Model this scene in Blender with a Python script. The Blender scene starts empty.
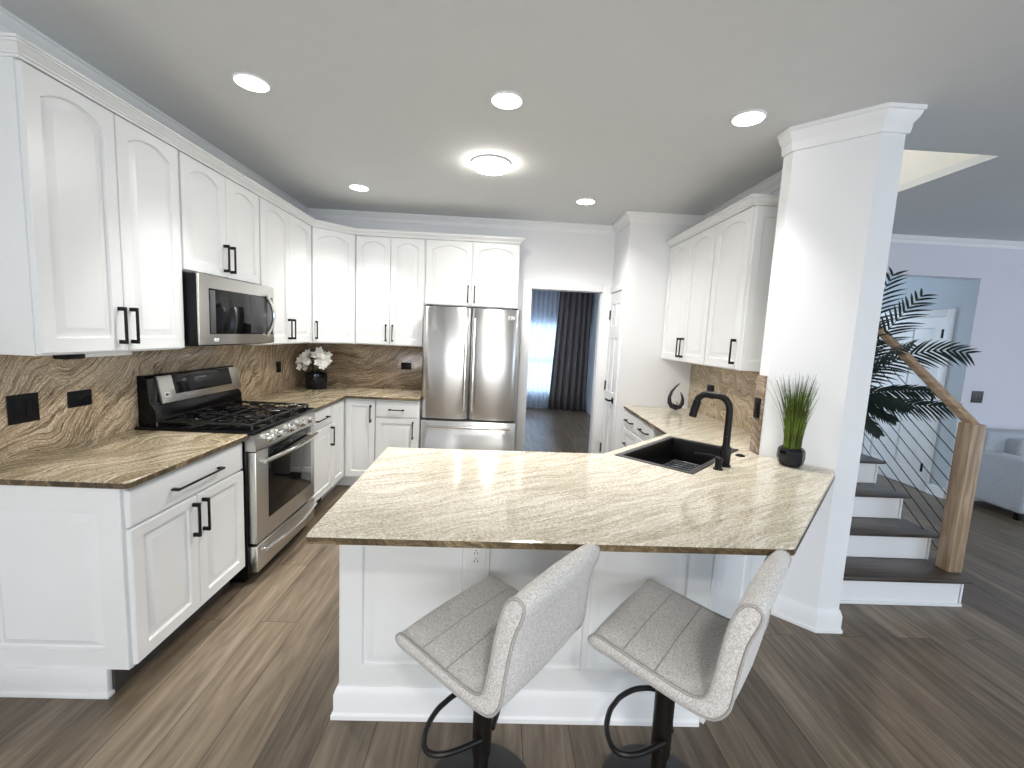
import bpy, bmesh, math, random
from mathutils import Matrix, Vector
C = bpy.context.scene.collection
R = random.Random(7)
PI = math.pi

# ------------------------------------------------------------------ camera
CAM = Vector((2.0568, -0.3562, 1.5457))
pitch, yaw, roll, F = -0.1126, -0.0329, 0.0479, 436.8349
cp, sp, cyw, syw, cr, sr = math.cos(pitch), math.sin(pitch), math.cos(yaw), math.sin(yaw), math.cos(roll), math.sin(roll)
ax = Vector((cyw, syw, 0)); ay = Vector((-syw, cyw, 0)); az = Vector((0, 0, 1))
fwd = cp*ay + sp*az; up0 = -sp*ay + cp*az
rgt = cr*ax + sr*up0; up = -sr*ax + cr*up0
cam_d = bpy.data.cameras.new('camera'); cam = bpy.data.objects.new('camera', cam_d); C.objects.link(cam)
cam.matrix_world = Matrix(((rgt.x, up.x, -fwd.x, CAM.x), (rgt.y, up.y, -fwd.y, CAM.y), (rgt.z, up.z, -fwd.z, CAM.z), (0, 0, 0, 1)))
cam_d.sensor_fit = 'HORIZONTAL'; cam_d.sensor_width = 36; cam_d.lens = F/1024*36; cam_d.clip_start = .02; cam_d.clip_end = 200
bpy.context.scene.camera = cam

# ------------------------------------------------------------------ world, exposure, big lights
sc = bpy.context.scene
w = bpy.data.worlds.new('sky'); sc.world = w; w.use_nodes = True
w.node_tree.nodes['Background'].inputs[0].default_value = (.62, .78, 1, 1)
w.node_tree.nodes['Background'].inputs[1].default_value = 1.0
sc.view_settings.view_transform = 'Standard'; sc.view_settings.look = 'None'
sc.view_settings.gamma = 1; sc.view_settings.use_curve_mapping = False
sc.view_settings.exposure = 0.16

def area(name, loc, direction, sx, sy, power, col, shape='RECTANGLE', spread=180):
    d = bpy.data.lights.new(name, 'AREA'); d.shape = shape; d.size = sx; d.size_y = sy
    d.energy = power; d.color = col; d.spread = math.radians(spread)
    o = bpy.data.objects.new(name, d); C.objects.link(o); o.location = loc
    o.rotation_euler = Vector(direction).to_track_quat('-Z', 'Y').to_euler()
    return o
DAY = (.80, .89, 1)
# daylight entering through the openings of the rear and right walls
area('rear_daylight', (1.9, -3.95, 1.35), (0, 1, 0), 2.4, 2.1, 90, (1, .985, .955))
# ceiling lamp of the dining area behind the camera
area('dining_ceiling_lamp', (2.3, -1.2, 2.70), (0, 0, -1), .26, .26, 26, (1, .97, .92), 'DISK', 165)
area('living_daylight', (6.9, -3.95, 1.35), (0, 1, 0), 2.6, 2.1, 72, (.66, .81, 1))
area('side_daylight', (9.95, .6, 1.4), (-1, 0, 0), 2.4, 2.0, 42, DAY)
area('hall_fill', (5.6, 6.9, 1.6), (.6, -1, 0), 1.2, 1.6, 46, (.74, .87, 1))  # added fill to brighten the hall, which has no window here
area('stairwell_fill', (4.2, 3.3, 4.4), (.6, 0, -1), .6, 1.2, 34, (1, .97, .92))  # added light inside the closed shaft to brighten its walls
area('next_room_daylight', (2.9, 9.35, 1.05), (0, -1, 0), 1.7, 1.5, 30, (.62, .8, 1))
area('next_room_fill', (1.65, 6.8, 2.65), (0, 0, -1), .9, .9, 34, (.85, .92, 1))  # added fill for the next room, placed out of sight of the doorway

# ------------------------------------------------------------------ materials
def mat(name):
    m = bpy.data.materials.new(name); m.use_nodes = True
    return m, m.node_tree, m.node_tree.nodes['Principled BSDF']
def plain(name, col, rough=.5, metal=0., spec=.5, noise=0., nscale=20., bump=0., bscale=200., coat=0.):
    m, t, b = mat(name)
    b.inputs['Roughness'].default_value = rough; b.inputs['Metallic'].default_value = metal
    b.inputs['Specular IOR Level'].default_value = spec; b.inputs['Coat Weight'].default_value = coat
    tc = t.nodes.new('ShaderNodeTexCoord')
    n = t.nodes.new('ShaderNodeTexNoise'); n.inputs['Scale'].default_value = nscale; n.inputs['Detail'].default_value = 3
    t.links.new(tc.outputs['Object'], n.inputs['Vector'])
    r = t.nodes.new('ShaderNodeValToRGB')
    k = 1-noise
    r.color_ramp.elements[0].position = .3; r.color_ramp.elements[1].position = .7
    r.color_ramp.elements[0].color = (col[0]*k, col[1]*k, col[2]*k, 1); r.color_ramp.elements[1].color = (*col, 1)
    t.links.new(n.outputs['Fac'], r.inputs['Fac']); t.links.new(r.outputs['Color'], b.inputs['Base Color'])
    if bump:
        n2 = t.nodes.new('ShaderNodeTexNoise'); n2.inputs['Scale'].default_value = bscale
        t.links.new(tc.outputs['Object'], n2.inputs['Vector'])
        bp = t.nodes.new('ShaderNodeBump'); bp.inputs['Strength'].default_value = bump; bp.inputs['Distance'].default_value = .002
        t.links.new(n2.outputs['Fac'], bp.inputs['Height']); t.links.new(bp.outputs['Normal'], b.inputs['Normal'])
    return m
def glow(name, col, s):
    m, t, b = mat(name)
    b.inputs['Base Color'].default_value = (.8, .8, .8, 1)
    b.inputs['Emission Color'].default_value = (*col, 1); b.inputs['Emission Strength'].default_value = s
    return m
def granite(name, along, across, c_lo, c_mid, c_hi, dark, freq=60., rough=.12, warp=.35, line=.55, wscale=1.7, spec=.5):
    """flowing veined stone: stretched noise in a warped frame with the vein direction 'along'"""
    m, t, b = mat(name); N = t.nodes.new; L = t.links.new
    tc = N('ShaderNodeTexCoord')
    wn = N('ShaderNodeTexNoise'); wn.inputs['Scale'].default_value = wscale; wn.inputs['Detail'].default_value = 1.2
    L(tc.outputs['Object'], wn.inputs['Vector'])
    sub = N('ShaderNodeVectorMath'); sub.operation = 'SUBTRACT'; sub.inputs[1].default_value = (.5, .5, .5); L(wn.outputs['Color'], sub.inputs[0])
    ml = N('ShaderNodeVectorMath'); ml.operation = 'SCALE'; ml.inputs['Scale'].default_value = warp; L(sub.outputs[0], ml.inputs[0])
    ad = N('ShaderNodeVectorMath'); ad.operation = 'ADD'; L(tc.outputs['Object'], ad.inputs[0]); L(ml.outputs[0], ad.inputs[1])
    w2 = N('ShaderNodeTexNoise'); w2.inputs['Scale'].default_value = 9; w2.inputs['Detail'].default_value = 3; L(tc.outputs['Object'], w2.inputs['Vector'])
    s2 = N('ShaderNodeVectorMath'); s2.operation = 'SUBTRACT'; s2.inputs[1].default_value = (.5, .5, .5); L(w2.outputs['Color'], s2.inputs[0])
    k2 = N('ShaderNodeVectorMath'); k2.operation = 'SCALE'; k2.inputs['Scale'].default_value = .055; L(s2.outputs[0], k2.inputs[0])
    ad0 = ad; ad = N('ShaderNodeVectorMath'); ad.operation = 'ADD'; L(ad0.outputs[0], ad.inputs[0]); L(k2.outputs[0], ad.inputs[1])
    def dot(v):
        d = N('ShaderNodeVectorMath'); d.operation = 'DOT_PRODUCT'; d.inputs[1].default_value = v; L(ad.outputs[0], d.inputs[0]); return d.outputs['Value']
    U, V = dot(along), dot(across)
    def stretched(su, sv, off, detail, rgh):
        c = N('ShaderNodeCombineXYZ')
        for src, k, sock in ((U, su, 0), (V, sv, 1)):
            q = N('ShaderNodeMath'); q.operation = 'MULTIPLY_ADD'; q.inputs[1].default_value = k; q.inputs[2].default_value = off; L(src, q.inputs[0]); L(q.outputs[0], c.inputs[sock])
        n = N('ShaderNodeTexNoise'); n.inputs['Scale'].default_value = 1; n.inputs['Detail'].default_value = detail; n.inputs['Roughness'].default_value = rgh
        L(c.outputs[0], n.inputs['Vector']); return n.outputs['Fac']
    def ramp(src, stops):
        r = N('ShaderNodeValToRGB'); e = r.color_ramp.elements
        e[0].position, e[0].color = stops[0][0], (*stops[0][1], 1); e[1].position, e[1].color = stops[-1][0], (*stops[-1][1], 1)
        for p, c in stops[1:-1]: e.new(p).color = (*c, 1)
        L(src, r.inputs['Fac']); return r.outputs['Color']
    broad = stretched(1.6, freq*.22, 3.1, 4, .6)
    fine = stretched(4.5, freq, 7.7, 4, .65)
    thin = stretched(2.4, freq*.55, 1.3, 2, .5)
    sp_ = N('ShaderNodeTexNoise'); sp_.inputs['Scale'].default_value = 120; sp_.inputs['Detail'].default_value = 4; sp_.inputs['Roughness'].default_value = .75; L(tc.outputs['Object'], sp_.inputs['Vector'])
    a1 = N('ShaderNodeMath'); a1.operation = 'MULTIPLY_ADD'; a1.inputs[1].default_value = .55; L(broad, a1.inputs[0])
    a2 = N('ShaderNodeMath'); a2.operation = 'MULTIPLY'; a2.inputs[1].default_value = .45; L(fine, a2.inputs[0]); L(a2.outputs[0], a1.inputs[2])
    base = ramp(a1.outputs[0], [(.36, c_lo), (.50, c_mid), (.63, c_hi)])
    k = ramp(thin, [(.42, (0, 0, 0)), (.47, (1, 1, 1)), (.49, (1, 1, 1)), (.54, (0, 0, 0))])
    mm = N('ShaderNodeMath'); mm.operation = 'MULTIPLY'; L(k, mm.inputs[0])
    sr = N('ShaderNodeMapRange'); sr.inputs['From Min'].default_value = .35; sr.inputs['From Max'].default_value = .65; sr.inputs['To Max'].default_value = line*1.4; L(sp_.outputs['Fac'], sr.inputs['Value']); L(sr.outputs[0], mm.inputs[1])
    mx = N('ShaderNodeMixRGB'); L(mm.outputs[0], mx.inputs['Fac']); L(base, mx.inputs[1]); mx.inputs[2].default_value = (*dark, 1)
    m3 = N('ShaderNodeMixRGB'); m3.blend_type = 'OVERLAY'; m3.inputs['Fac'].default_value = .85; gr = N('ShaderNodeMapRange'); gr.inputs['From Min'].default_value = .30; gr.inputs['From Max'].default_value = .70; gr.inputs['To Min'].default_value = .12; gr.inputs['To Max'].default_value = .88; L(sp_.outputs['Fac'], gr.inputs['Value'])
    L(mx.outputs[0], m3.inputs[1]); L(gr.outputs[0], m3.inputs[2])
    L(m3.outputs[0], b.inputs['Base Color']); b.inputs['Roughness'].default_value = rough; b.inputs['Specular IOR Level'].default_value = spec
    return m
def planks(name, cols, width=.19, length=1.5, rough=.35):
    m, t, b = mat(name); N = t.nodes.new; L = t.links.new
    tc = N('ShaderNodeTexCoord')
    mp = N('ShaderNodeMapping'); mp.inputs['Rotation'].default_value = (0, 0, PI/2); mp.inputs['Location'].default_value = (.3, .07, 0)
    L(tc.outputs['Object'], mp.inputs['Vector'])
    br = N('ShaderNodeTexBrick'); br.offset = .37; br.inputs['Scale'].default_value = 1
    br.inputs['Brick Width'].default_value = length; br.inputs['Row Height'].default_value = width
    br.inputs['Mortar Size'].default_value = .0016; br.inputs['Mortar Smooth'].default_value = .3; br.inputs['Bias'].default_value = 0
    br.inputs['Color1'].default_value = (0, 0, 0, 1); br.inputs['Color2'].default_value = (1, 1, 1, 1); br.inputs['Mortar'].default_value = (.5, .5, .5, 1)
    L(mp.outputs[0], br.inputs['Vector'])
    st = N('ShaderNodeMapping'); st.inputs['Scale'].default_value = (2.2, 26, 1); L(mp.outputs[0], st.inputs['Vector'])
    # every plank gets its own grain offset
    ad = N('ShaderNodeVectorMath'); ad.operation = 'ADD'
    sc_ = N('ShaderNodeVectorMath'); sc_.operation = 'SCALE'; sc_.inputs['Scale'].default_value = 9
    L(br.outputs['Color'], sc_.inputs[0]); L(st.outputs[0], ad.inputs[0]); L(sc_.outputs[0], ad.inputs[1])
    n1 = N('ShaderNodeTexNoise'); n1.inputs['Scale'].default_value = 1; n1.inputs['Detail'].default_value = 6; n1.inputs['Roughness'].default_value = .6; n1.inputs['Distortion'].default_value = .6
    L(ad.outputs[0], n1.inputs['Vector'])
    rp = N('ShaderNodeValToRGB'); e = rp.color_ramp.elements
    e[0].position = .28; e[0].color = (*cols[0], 1); e[1].position = .72; e[1].color = (*cols[2], 1); k = e.new(.5); k.color = (*cols[1], 1)
    L(n1.outputs['Fac'], rp.inputs['Fac'])
    hs = N('ShaderNodeHueSaturation')
    mr = N('ShaderNodeMapRange'); mr.inputs['To Min'].default_value = .72; mr.inputs['To Max'].default_value = 1.28
    L(br.outputs['Color'], mr.inputs['Value']); L(mr.outputs[0], hs.inputs['Value']); L(rp.outputs['Color'], hs.inputs['Color'])
    mx = N('ShaderNodeMixRGB'); L(br.outputs['Fac'], mx.inputs['Fac']); L(hs.outputs[0], mx.inputs[1]); mx.inputs[2].default_value = (cols[0][0]*.4, cols[0][1]*.4, cols[0][2]*.4, 1)
    L(mx.outputs[0], b.inputs['Base Color'])
    b.inputs['Roughness'].default_value = rough; b.inputs['Specular IOR Level'].default_value = .4
    bp = N('ShaderNodeBump'); bp.inputs['Strength'].default_value = .25; bp.inputs['Distance'].default_value = .002
    inv = N('ShaderNodeMath'); inv.operation = 'SUBTRACT'; L(n1.outputs['Fac'], inv.inputs[0]); L(br.outputs['Fac'], inv.inputs[1])
    L(inv.outputs[0], bp.inputs['Height']); L(bp.outputs['Normal'], b.inputs['Normal'])
    return m
def grain(name, c0, c1, axis=2, rough=.45, stretch=26., spec=.4):
    m, t, b = mat(name); N = t.nodes.new; L = t.links.new
    tc = N('ShaderNodeTexCoord'); mp = N('ShaderNodeMapping')
    s = [stretch]*3; s[axis] = 2.; mp.inputs['Scale'].default_value = s; L(tc.outputs['Object'], mp.inputs['Vector'])
    n = N('ShaderNodeTexNoise'); n.inputs['Scale'].default_value = 1.5; n.inputs['Detail'].default_value = 5; n.inputs['Distortion'].default_value = .8; L(mp.outputs[0], n.inputs['Vector'])
    r = N('ShaderNodeValToRGB'); e = r.color_ramp.elements; e[0].position = .35; e[1].position = .65; e[0].color = (*c0, 1); e[1].color = (*c1, 1)
    L(n.outputs['Fac'], r.inputs['Fac']); L(r.outputs['Color'], b.inputs['Base Color'])
    b.inputs['Roughness'].default_value = rough; b.inputs['Specular IOR Level'].default_value = spec
    return m
def brushed(name, col, rough, axis=2, aniso=0.):
    m, t, b = mat(name); N = t.nodes.new; L = t.links.new
    tc = N('ShaderNodeTexCoord'); mp = N('ShaderNodeMapping')
    s = [220.]*3; s[axis] = 3.; mp.inputs['Scale'].default_value = s; L(tc.outputs['Object'], mp.inputs['Vector'])
    n = N('ShaderNodeTexNoise'); n.inputs['Scale'].default_value = 1; n.inputs['Detail'].default_value = 2; L(mp.outputs[0], n.inputs['Vector'])
    mr = N('ShaderNodeMapRange'); mr.inputs['To Min'].default_value = rough*.96; mr.inputs['To Max'].default_value = rough*1.06; L(n.outputs['Fac'], mr.inputs['Value'])
    L(mr.outputs[0], b.inputs['Roughness']); b.inputs['Base Color'].default_value = (*col, 1); b.inputs['Metallic'].default_value = 1
    if aniso:
        tg = N('ShaderNodeTangent'); tg.direction_type = 'RADIAL'; tg.axis = 'Z'; L(tg.outputs[0], b.inputs['Tangent'])
        b.inputs['Anisotropic'].default_value = aniso; b.inputs['Anisotropic Rotation'].default_value = .25
    return m
def fabric(name, c0, c1, scale=260.):
    m, t, b = mat(name); N = t.nodes.new; L = t.links.new
    tc = N('ShaderNodeTexCoord'); n = N('ShaderNodeTexNoise'); n.inputs['Scale'].default_value = scale; n.inputs['Detail'].default_value = 4; n.inputs['Roughness'].default_value = .8
    L(tc.outputs['Object'], n.inputs['Vector'])
    r = N('ShaderNodeValToRGB'); e = r.color_ramp.elements; e[0].position = .36; e[1].position = .62; e[0].color = (*c0, 1); e[1].color = (*c1, 1)
    L(n.outputs['Fac'], r.inputs['Fac']); L(r.outputs['Color'], b.inputs['Base Color']); b.inputs['Roughness'].default_value = .95
    b.inputs['Specular IOR Level'].default_value = .15; b.inputs['Sheen Weight'].default_value = .25
    bp = N('ShaderNodeBump'); bp.inputs['Strength'].default_value = .35; bp.inputs['Distance'].default_value = .002; L(n.outputs['Fac'], bp.inputs['Height']); L(bp.outputs['Normal'], b.inputs['Normal'])
    return m

M_CAB = plain('white_cabinet_paint', (.79, .80, .80), .34, noise=.015, nscale=6, spec=.45)
M_WALL = plain('white_wall_paint', (.83, .84, .86), .75, noise=.015, nscale=3, spec=.25)
M_FAR = plain('cool_white_wall_paint', (.74, .74, .80), .8, noise=.02, nscale=3, spec=.2)
M_HALL = plain('grey_hall_paint', (.56, .615, .67), .8, noise=.02, nscale=3, spec=.2)
M_CEIL = plain('ceiling_paint', (.72, .74, .745), .9, noise=.02, nscale=8, spec=.1)
M_SHAFT = plain('cream_stairwell_paint', (.82, .81, .77), .8, noise=.03, nscale=2)
M_TRIM = plain('white_trim_paint', (.86, .87, .88), .4, noise=.01, spec=.4)
M_FLOOR = planks('brown_wood_planks', ((.082, .062, .043), (.160, .125, .088), (.245, .197, .146)))
M_GRAN_T = granite('granite_slab', (.45, .89, 0), (.89, -.45, 0), (.20, .155, .09), (.40, .33, .22), (.67, .60, .47), (.10, .075, .042), 85, .10, .55, .5, 2.2)
M_GRAN_P = granite('granite_slab_sheen_tinted', (.86, .50, 0), (-.50, .86, 0), (.45, .395, .30), (.61, .56, .455), (.72, .68, .59), (.27, .22, .15), 130, .08, .20, .5)  # same granite as the other counters, glossy reflection put into its paler colour
M_GRAN_L = granite('granite_splash_left', (0, .74, .67), (0, -.67, .74), (.36, .265, .17), (.53, .415, .285), (.68, .565, .41), (.075, .05, .03), 120, .16, .6, .95, 1.5)
M_GRAN_B = granite('granite_splash_back', (.95, 0, .31), (-.31, 0, .95), (.20, .145, .095), (.34, .255, .175), (.48, .38, .265), (.07, .047, .027), 95, .16, .4, .9)
M_GRAN_R = granite('granite_splash_right', (0, .9, .43), (0, -.43, .9), (.36, .26, .155), (.54, .43, .285), (.70, .59, .43), (.14, .095, .05), 95, .16, .45, .7, 5.0)
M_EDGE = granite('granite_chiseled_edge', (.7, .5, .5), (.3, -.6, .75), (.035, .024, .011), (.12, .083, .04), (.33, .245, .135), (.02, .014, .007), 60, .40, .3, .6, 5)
M_BLACK = plain('matte_black_metal', (.005, .005, .0055), .42, noise=.1, spec=.25)
M_BPLAST = plain('black_plastic', (.004, .0045, .006), .40, noise=.1, spec=.2)
M_IRON = plain('cast_iron', (.007, .007, .0075), .24, noise=.2, spec=.6, bump=.1)
M_ENAMEL = plain('black_enamel', (.003, .003, .0035), .14, spec=.22)
M_BGLASS = plain('black_oven_glass', (.003, .0032, .0036), .05, spec=.32)
M_STEEL = brushed('brushed_steel', (.60, .585, .56), .30, 1, .75)
M_STEELV = brushed('brushed_steel_vertical', (.64, .64, .645), .28, 0, .92)
M_CHROME = brushed('polished_steel', (.78, .77, .75), .16, 1)
M_SINK = plain('black_composite_sink', (.003, .003, .0035), .35, noise=.3, nscale=300, spec=.25)
M_SINKRIM = plain('dark_grey_sink_rim', (.035, .035, .036), .35, noise=.1, spec=.5)
M_GRID = brushed('sink_grid_wire', (.30, .32, .36), .3)
M_BRONZE = plain('dark_bronze_metal', (.010, .008, .007), .38, metal=.2, noise=.15)
M_FAB = fabric('heather_grey_fabric', (.40, .38, .36), (.75, .735, .72), 190.)
M_PIPE = fabric('grey_piping', (.30, .285, .27), (.46, .44, .42))
M_SOFA = fabric('light_grey_sofa_fabric', (.38, .41, .45), (.52, .55, .59), 120)
M_OAK = grain('natural_oak', (.28, .185, .115), (.47, .345, .235), 2)
M_OAKR = grain('natural_oak_rail', (.28, .185, .115), (.47, .345, .235), 1)
M_TREAD = grain('dark_stained_tread', (.035, .027, .022), (.085, .066, .054), 0, .35)
M_LEAF = plain('palm_leaf', (.010, .026, .020), .45, noise=.5, nscale=12, spec=.3)
M_GRASS = plain('grass_blade', (.15, .22, .022), .5, noise=.65, nscale=9, spec=.3)
M_GTIP = plain('dark_grass_blade', (.04, .07, .02), .55, noise=.5, nscale=9, spec=.3)
M_PETAL = plain('white_petal', (.90, .89, .85), .6, noise=.06)
M_STEM = plain('dark_stem', (.03, .045, .02), .5, noise=.3)
M_POT = plain('glossy_black_pot', (.004, .005, .008), .14, spec=.4)
M_DRAPE = grain('grey_drape', (.15, .14, .145), (.24, .225, .23), 2, .9, 60., .1)
M_SOIL = plain('dark_soil', (.03, .022, .016), .9, noise=.5, nscale=90)
M_LAMP = glow('lamp_diffuser', (1, .97, .92), 14)
M_LAMP2 = glow('warm_lamp_diffuser', (1, .94, .85), 38)
M_STRIP = plain('white_plastic', (.78, .78, .76), .5)
M_BADGE = plain('silver_badge', (.75, .75, .73), .35, metal=.2)
M_DISP = plain('grey_display', (.05, .055, .052), .2, spec=.6)
M_SHEER, t_, b_ = mat('sheer_curtain')
b_.inputs['Base Color'].default_value = (.82, .88, .95, 1); b_.inputs['Roughness'].default_value = .9
tr_ = t_.nodes.new('ShaderNodeBsdfTranslucent'); tr_.inputs['Color'].default_value = (.86, .92, 1, 1)
tp_ = t_.nodes.new('ShaderNodeBsdfTransparent'); m1_ = t_.nodes.new('ShaderNodeMixShader'); m2_ = t_.nodes.new('ShaderNodeMixShader')
m1_.inputs[0].default_value = .55; m2_.inputs[0].default_value = .28
nz_ = t_.nodes.new('ShaderNodeTexNoise'); nz_.inputs['Scale'].default_value = 6
t_.links.new(b_.outputs[0], m1_.inputs[1]); t_.links.new(tr_.outputs[0], m1_.inputs[2]); t_.links.new(m1_.outputs[0], m2_.inputs[1]); t_.links.new(tp_.outputs[0], m2_.inputs[2])
t_.links.new(m2_.outputs[0], t_.nodes['Material Output'].inputs['Surface'])
M_GLASS, t_, b_ = mat('window_glass')
b_.inputs['Base Color'].default_value = (1, 1, 1, 1); b_.inputs['Roughness'].default_value = 0; b_.inputs['Transmission Weight'].default_value = 1; b_.inputs['IOR'].default_value = 1.05

# ------------------------------------------------------------------ helpers
W = {}          # thing -> world matrix
class MB:
    def __init__(s): s.bm = bmesh.new()
    def _new(s, n0):
        return list(s.bm.verts)[n0:]
    def box(s, x0, x1, y0, y1, z0, z1, bev=0., seg=2):
        n0 = len(s.bm.verts)
        v = [s.bm.verts.new(p) for p in ((x0,y0,z0),(x1,y0,z0),(x1,y1,z0),(x0,y1,z0),(x0,y0,z1),(x1,y0,z1),(x1,y1,z1),(x0,y1,z1))]
        fs = [s.bm.faces.new([v[i] for i in q]) for q in ((0,3,2,1),(4,5,6,7),(0,1,5,4),(1,2,6,5),(2,3,7,6),(3,0,4,7))]
        if bev > 0:
            es = list({e for f in fs for e in f.edges})
            bmesh.ops.bevel(s.bm, geom=es, offset=min(bev, .49*min(abs(x1-x0), abs(y1-y0), abs(z1-z0))), segments=seg, profile=.5, affect='EDGES')
        return s
    def prism(s, pts, z0, z1, bev=0.):
        n = len(pts)
        a = [s.bm.verts.new((p[0], p[1], z0)) for p in pts]; b = [s.bm.verts.new((p[0], p[1], z1)) for p in pts]
        fs = [s.bm.faces.new(a[::-1]), s.bm.faces.new(b)]
        for i in range(n): fs.append(s.bm.faces.new((a[i], a[(i+1)%n], b[(i+1)%n], b[i])))
        if bev: bmesh.ops.bevel(s.bm, geom=list({e for f in fs for e in f.edges}), offset=bev, segments=2, profile=.5, affect='EDGES')
        return s
    def extrude(s, prof, axis, t0, t1):
        """prof: 2-D outline; axis 0: (y,z) along x; 1: (x,z) along y"""
        mk = (lambda p, t: (t, p[0], p[1])) if axis == 0 else (lambda p, t: (p[0], t, p[1]))
        a = [s.bm.verts.new(mk(p, t0)) for p in prof]; b = [s.bm.verts.new(mk(p, t1)) for p in prof]; n = len(prof)
        s.bm.faces.new(a[::-1]); s.bm.faces.new(b)
        for i in range(n): s.bm.faces.new((a[i], a[(i+1)%n], b[(i+1)%n], b[i]))
        return s
    def loops(s, loops, closed=True, cap0=True, cap1=True, ring=True):
        vs = [[s.bm.verts.new(p) for p in l] for l in loops]; n = len(loops[0])
        for k in range(len(vs)-1):
            for i in range(n if ring else n-1):
                s.bm.faces.new((vs[k][i], vs[k][(i+1)%n], vs[k+1][(i+1)%n], vs[k+1][i]))
        if not closed: pass
        if cap0: s.bm.faces.new(vs[0][::-1])
        if cap1: s.bm.faces.new(vs[-1])
        return s
    def tube(s, pts, r, seg=10, closed=False, flat=1.):
        pts = [Vector(p) for p in pts]; n = len(pts); rings = []
        rr = r if isinstance(r, (list, tuple)) else [r]*n
        prev = None
        for i in range(n):
            a = pts[(i-1)%n] if (closed or i > 0) else pts[i]; b = pts[(i+1)%n] if (closed or i < n-1) else pts[i]
            t = (b-a).normalized()
            if prev is None:
                q = Vector((0,0,1)) if abs(t.z) < .9 else Vector((1,0,0))
                u = (q - t*q.dot(t)).normalized()
            else:
                u = (prev - t*prev.dot(t)).normalized()
            prev = u; v = t.cross(u)
            rings.append([pts[i] + (u*math.cos(k*2*PI/seg)*flat + v*math.sin(k*2*PI/seg))*rr[i] for k in range(seg)])
        if closed: rings.append(rings[0]); 
        if closed:
            vs = [[s.bm.verts.new(p) for p in l] for l in rings[:-1]]
            for k in range(n):
                for i in range(seg): s.bm.faces.new((vs[k][i], vs[k][(i+1)%seg], vs[(k+1)%n][(i+1)%seg], vs[(k+1)%n][i]))
        else: s.loops(rings)
        return s
    def lathe(s, prof, cx=0, cy=0, seg=28, cap=True):
        return s.loops([[(cx+r*math.cos(2*PI*k/seg), cy+r*math.sin(2*PI*k/seg), z) for k in range(seg)] for r, z in prof], cap0=cap, cap1=cap)
    def sweep(s, prof, path, closed=False):
        """prof: (outward offset, z) outline; path: xy points, outward is to the right of travel"""
        n = len(path); rings = []
        P = [Vector(p) for p in path]
        for i in range(n):
            d0 = (P[i]-P[i-1]).normalized() if (i > 0 or closed) else None
            d1 = (P[(i+1)%n]-P[i]).normalized() if (i < n-1 or closed) else None
            if d0 is None: d0 = d1
            if d1 is None: d1 = d0
            n0 = Vector((d0.y, -d0.x)); n1 = Vector((d1.y, -d1.x)); m = (n0+n1).normalized(); m /= max(.3, m.dot(n0))
            rings.append([(P[i].x+m.x*o, P[i].y+m.y*o, z) for o, z in prof])
        s.loops(rings, cap0=not closed, cap1=not closed)
        return s
    def fill(s, outer, holes):
        """flat face with holes; returns vertex lists"""
        es = []; allv = []
        for l in [outer]+holes:
            v = [s.bm.verts.new(p) for p in l]; allv.append(v)
            es += [s.bm.edges.new((v[i], v[(i+1)%len(v)])) for i in range(len(v))]
        bmesh.ops.triangle_fill(s.bm, edges=es, use_beauty=True)
        return allv
    def ringfaces(s, a, b):
        n = len(a)
        for i in range(n): s.bm.faces.new((a[i], a[(i+1)%n], b[(i+1)%n], b[i]))
    def xf(s, m, n0=0):
        bmesh.ops.transform(s.bm, matrix=m, verts=list(s.bm.verts)[n0:]); return s
    def build(s, name, material, parent=None, world=False, smooth=35, recalc=True):
        if parent is not None and world: bmesh.ops.transform(s.bm, matrix=W[parent.name].inverted(), verts=s.bm.verts[:])
        if recalc: bmesh.ops.recalc_face_normals(s.bm, faces=s.bm.faces[:])
        me = bpy.data.meshes.new(name); s.bm.to_mesh(me); s.bm.free()
        if smooth:
            me.shade_smooth(); me.set_sharp_from_angle(angle=math.radians(smooth))
        me.materials.append(material)
        o = bpy.data.objects.new(name, me); C.objects.link(o)
        if parent is not None:
            o.parent = parent; W[o.name] = W[parent.name]
        else: W[o.name] = Matrix.Identity(4)
        return o
def thing(name, label, cat, loc=(0,0,0), rz=0., group=None):
    o = bpy.data.objects.new(name, None); C.objects.link(o); o.empty_display_size = .1
    o.location = loc; o.rotation_euler = (0, 0, rz); o['label'] = label; o['category'] = cat
    if group: o['group'] = group
    W[o.name] = Matrix.Translation(loc) @ Matrix.Rotation(rz, 4, 'Z')
    return o
def tag(o, label, cat, group=None):
    o['label'] = label; o['category'] = cat
    if group: o['group'] = group
    return o
def struct(o, label=None):
    o['kind'] = 'structure'
    if label: o['label'] = label
    return o
def copy_thing(root, loc, rz, label):
    r = root.copy(); C.objects.link(r); r.location = loc; r.rotation_euler = (0, 0, rz); r['label'] = label
    for ch in root.children:
        c = ch.copy(); C.objects.link(c); c.parent = r
        for g in ch.children:
            d = g.copy(); C.objects.link(d); d.parent = c
    return r

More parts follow.
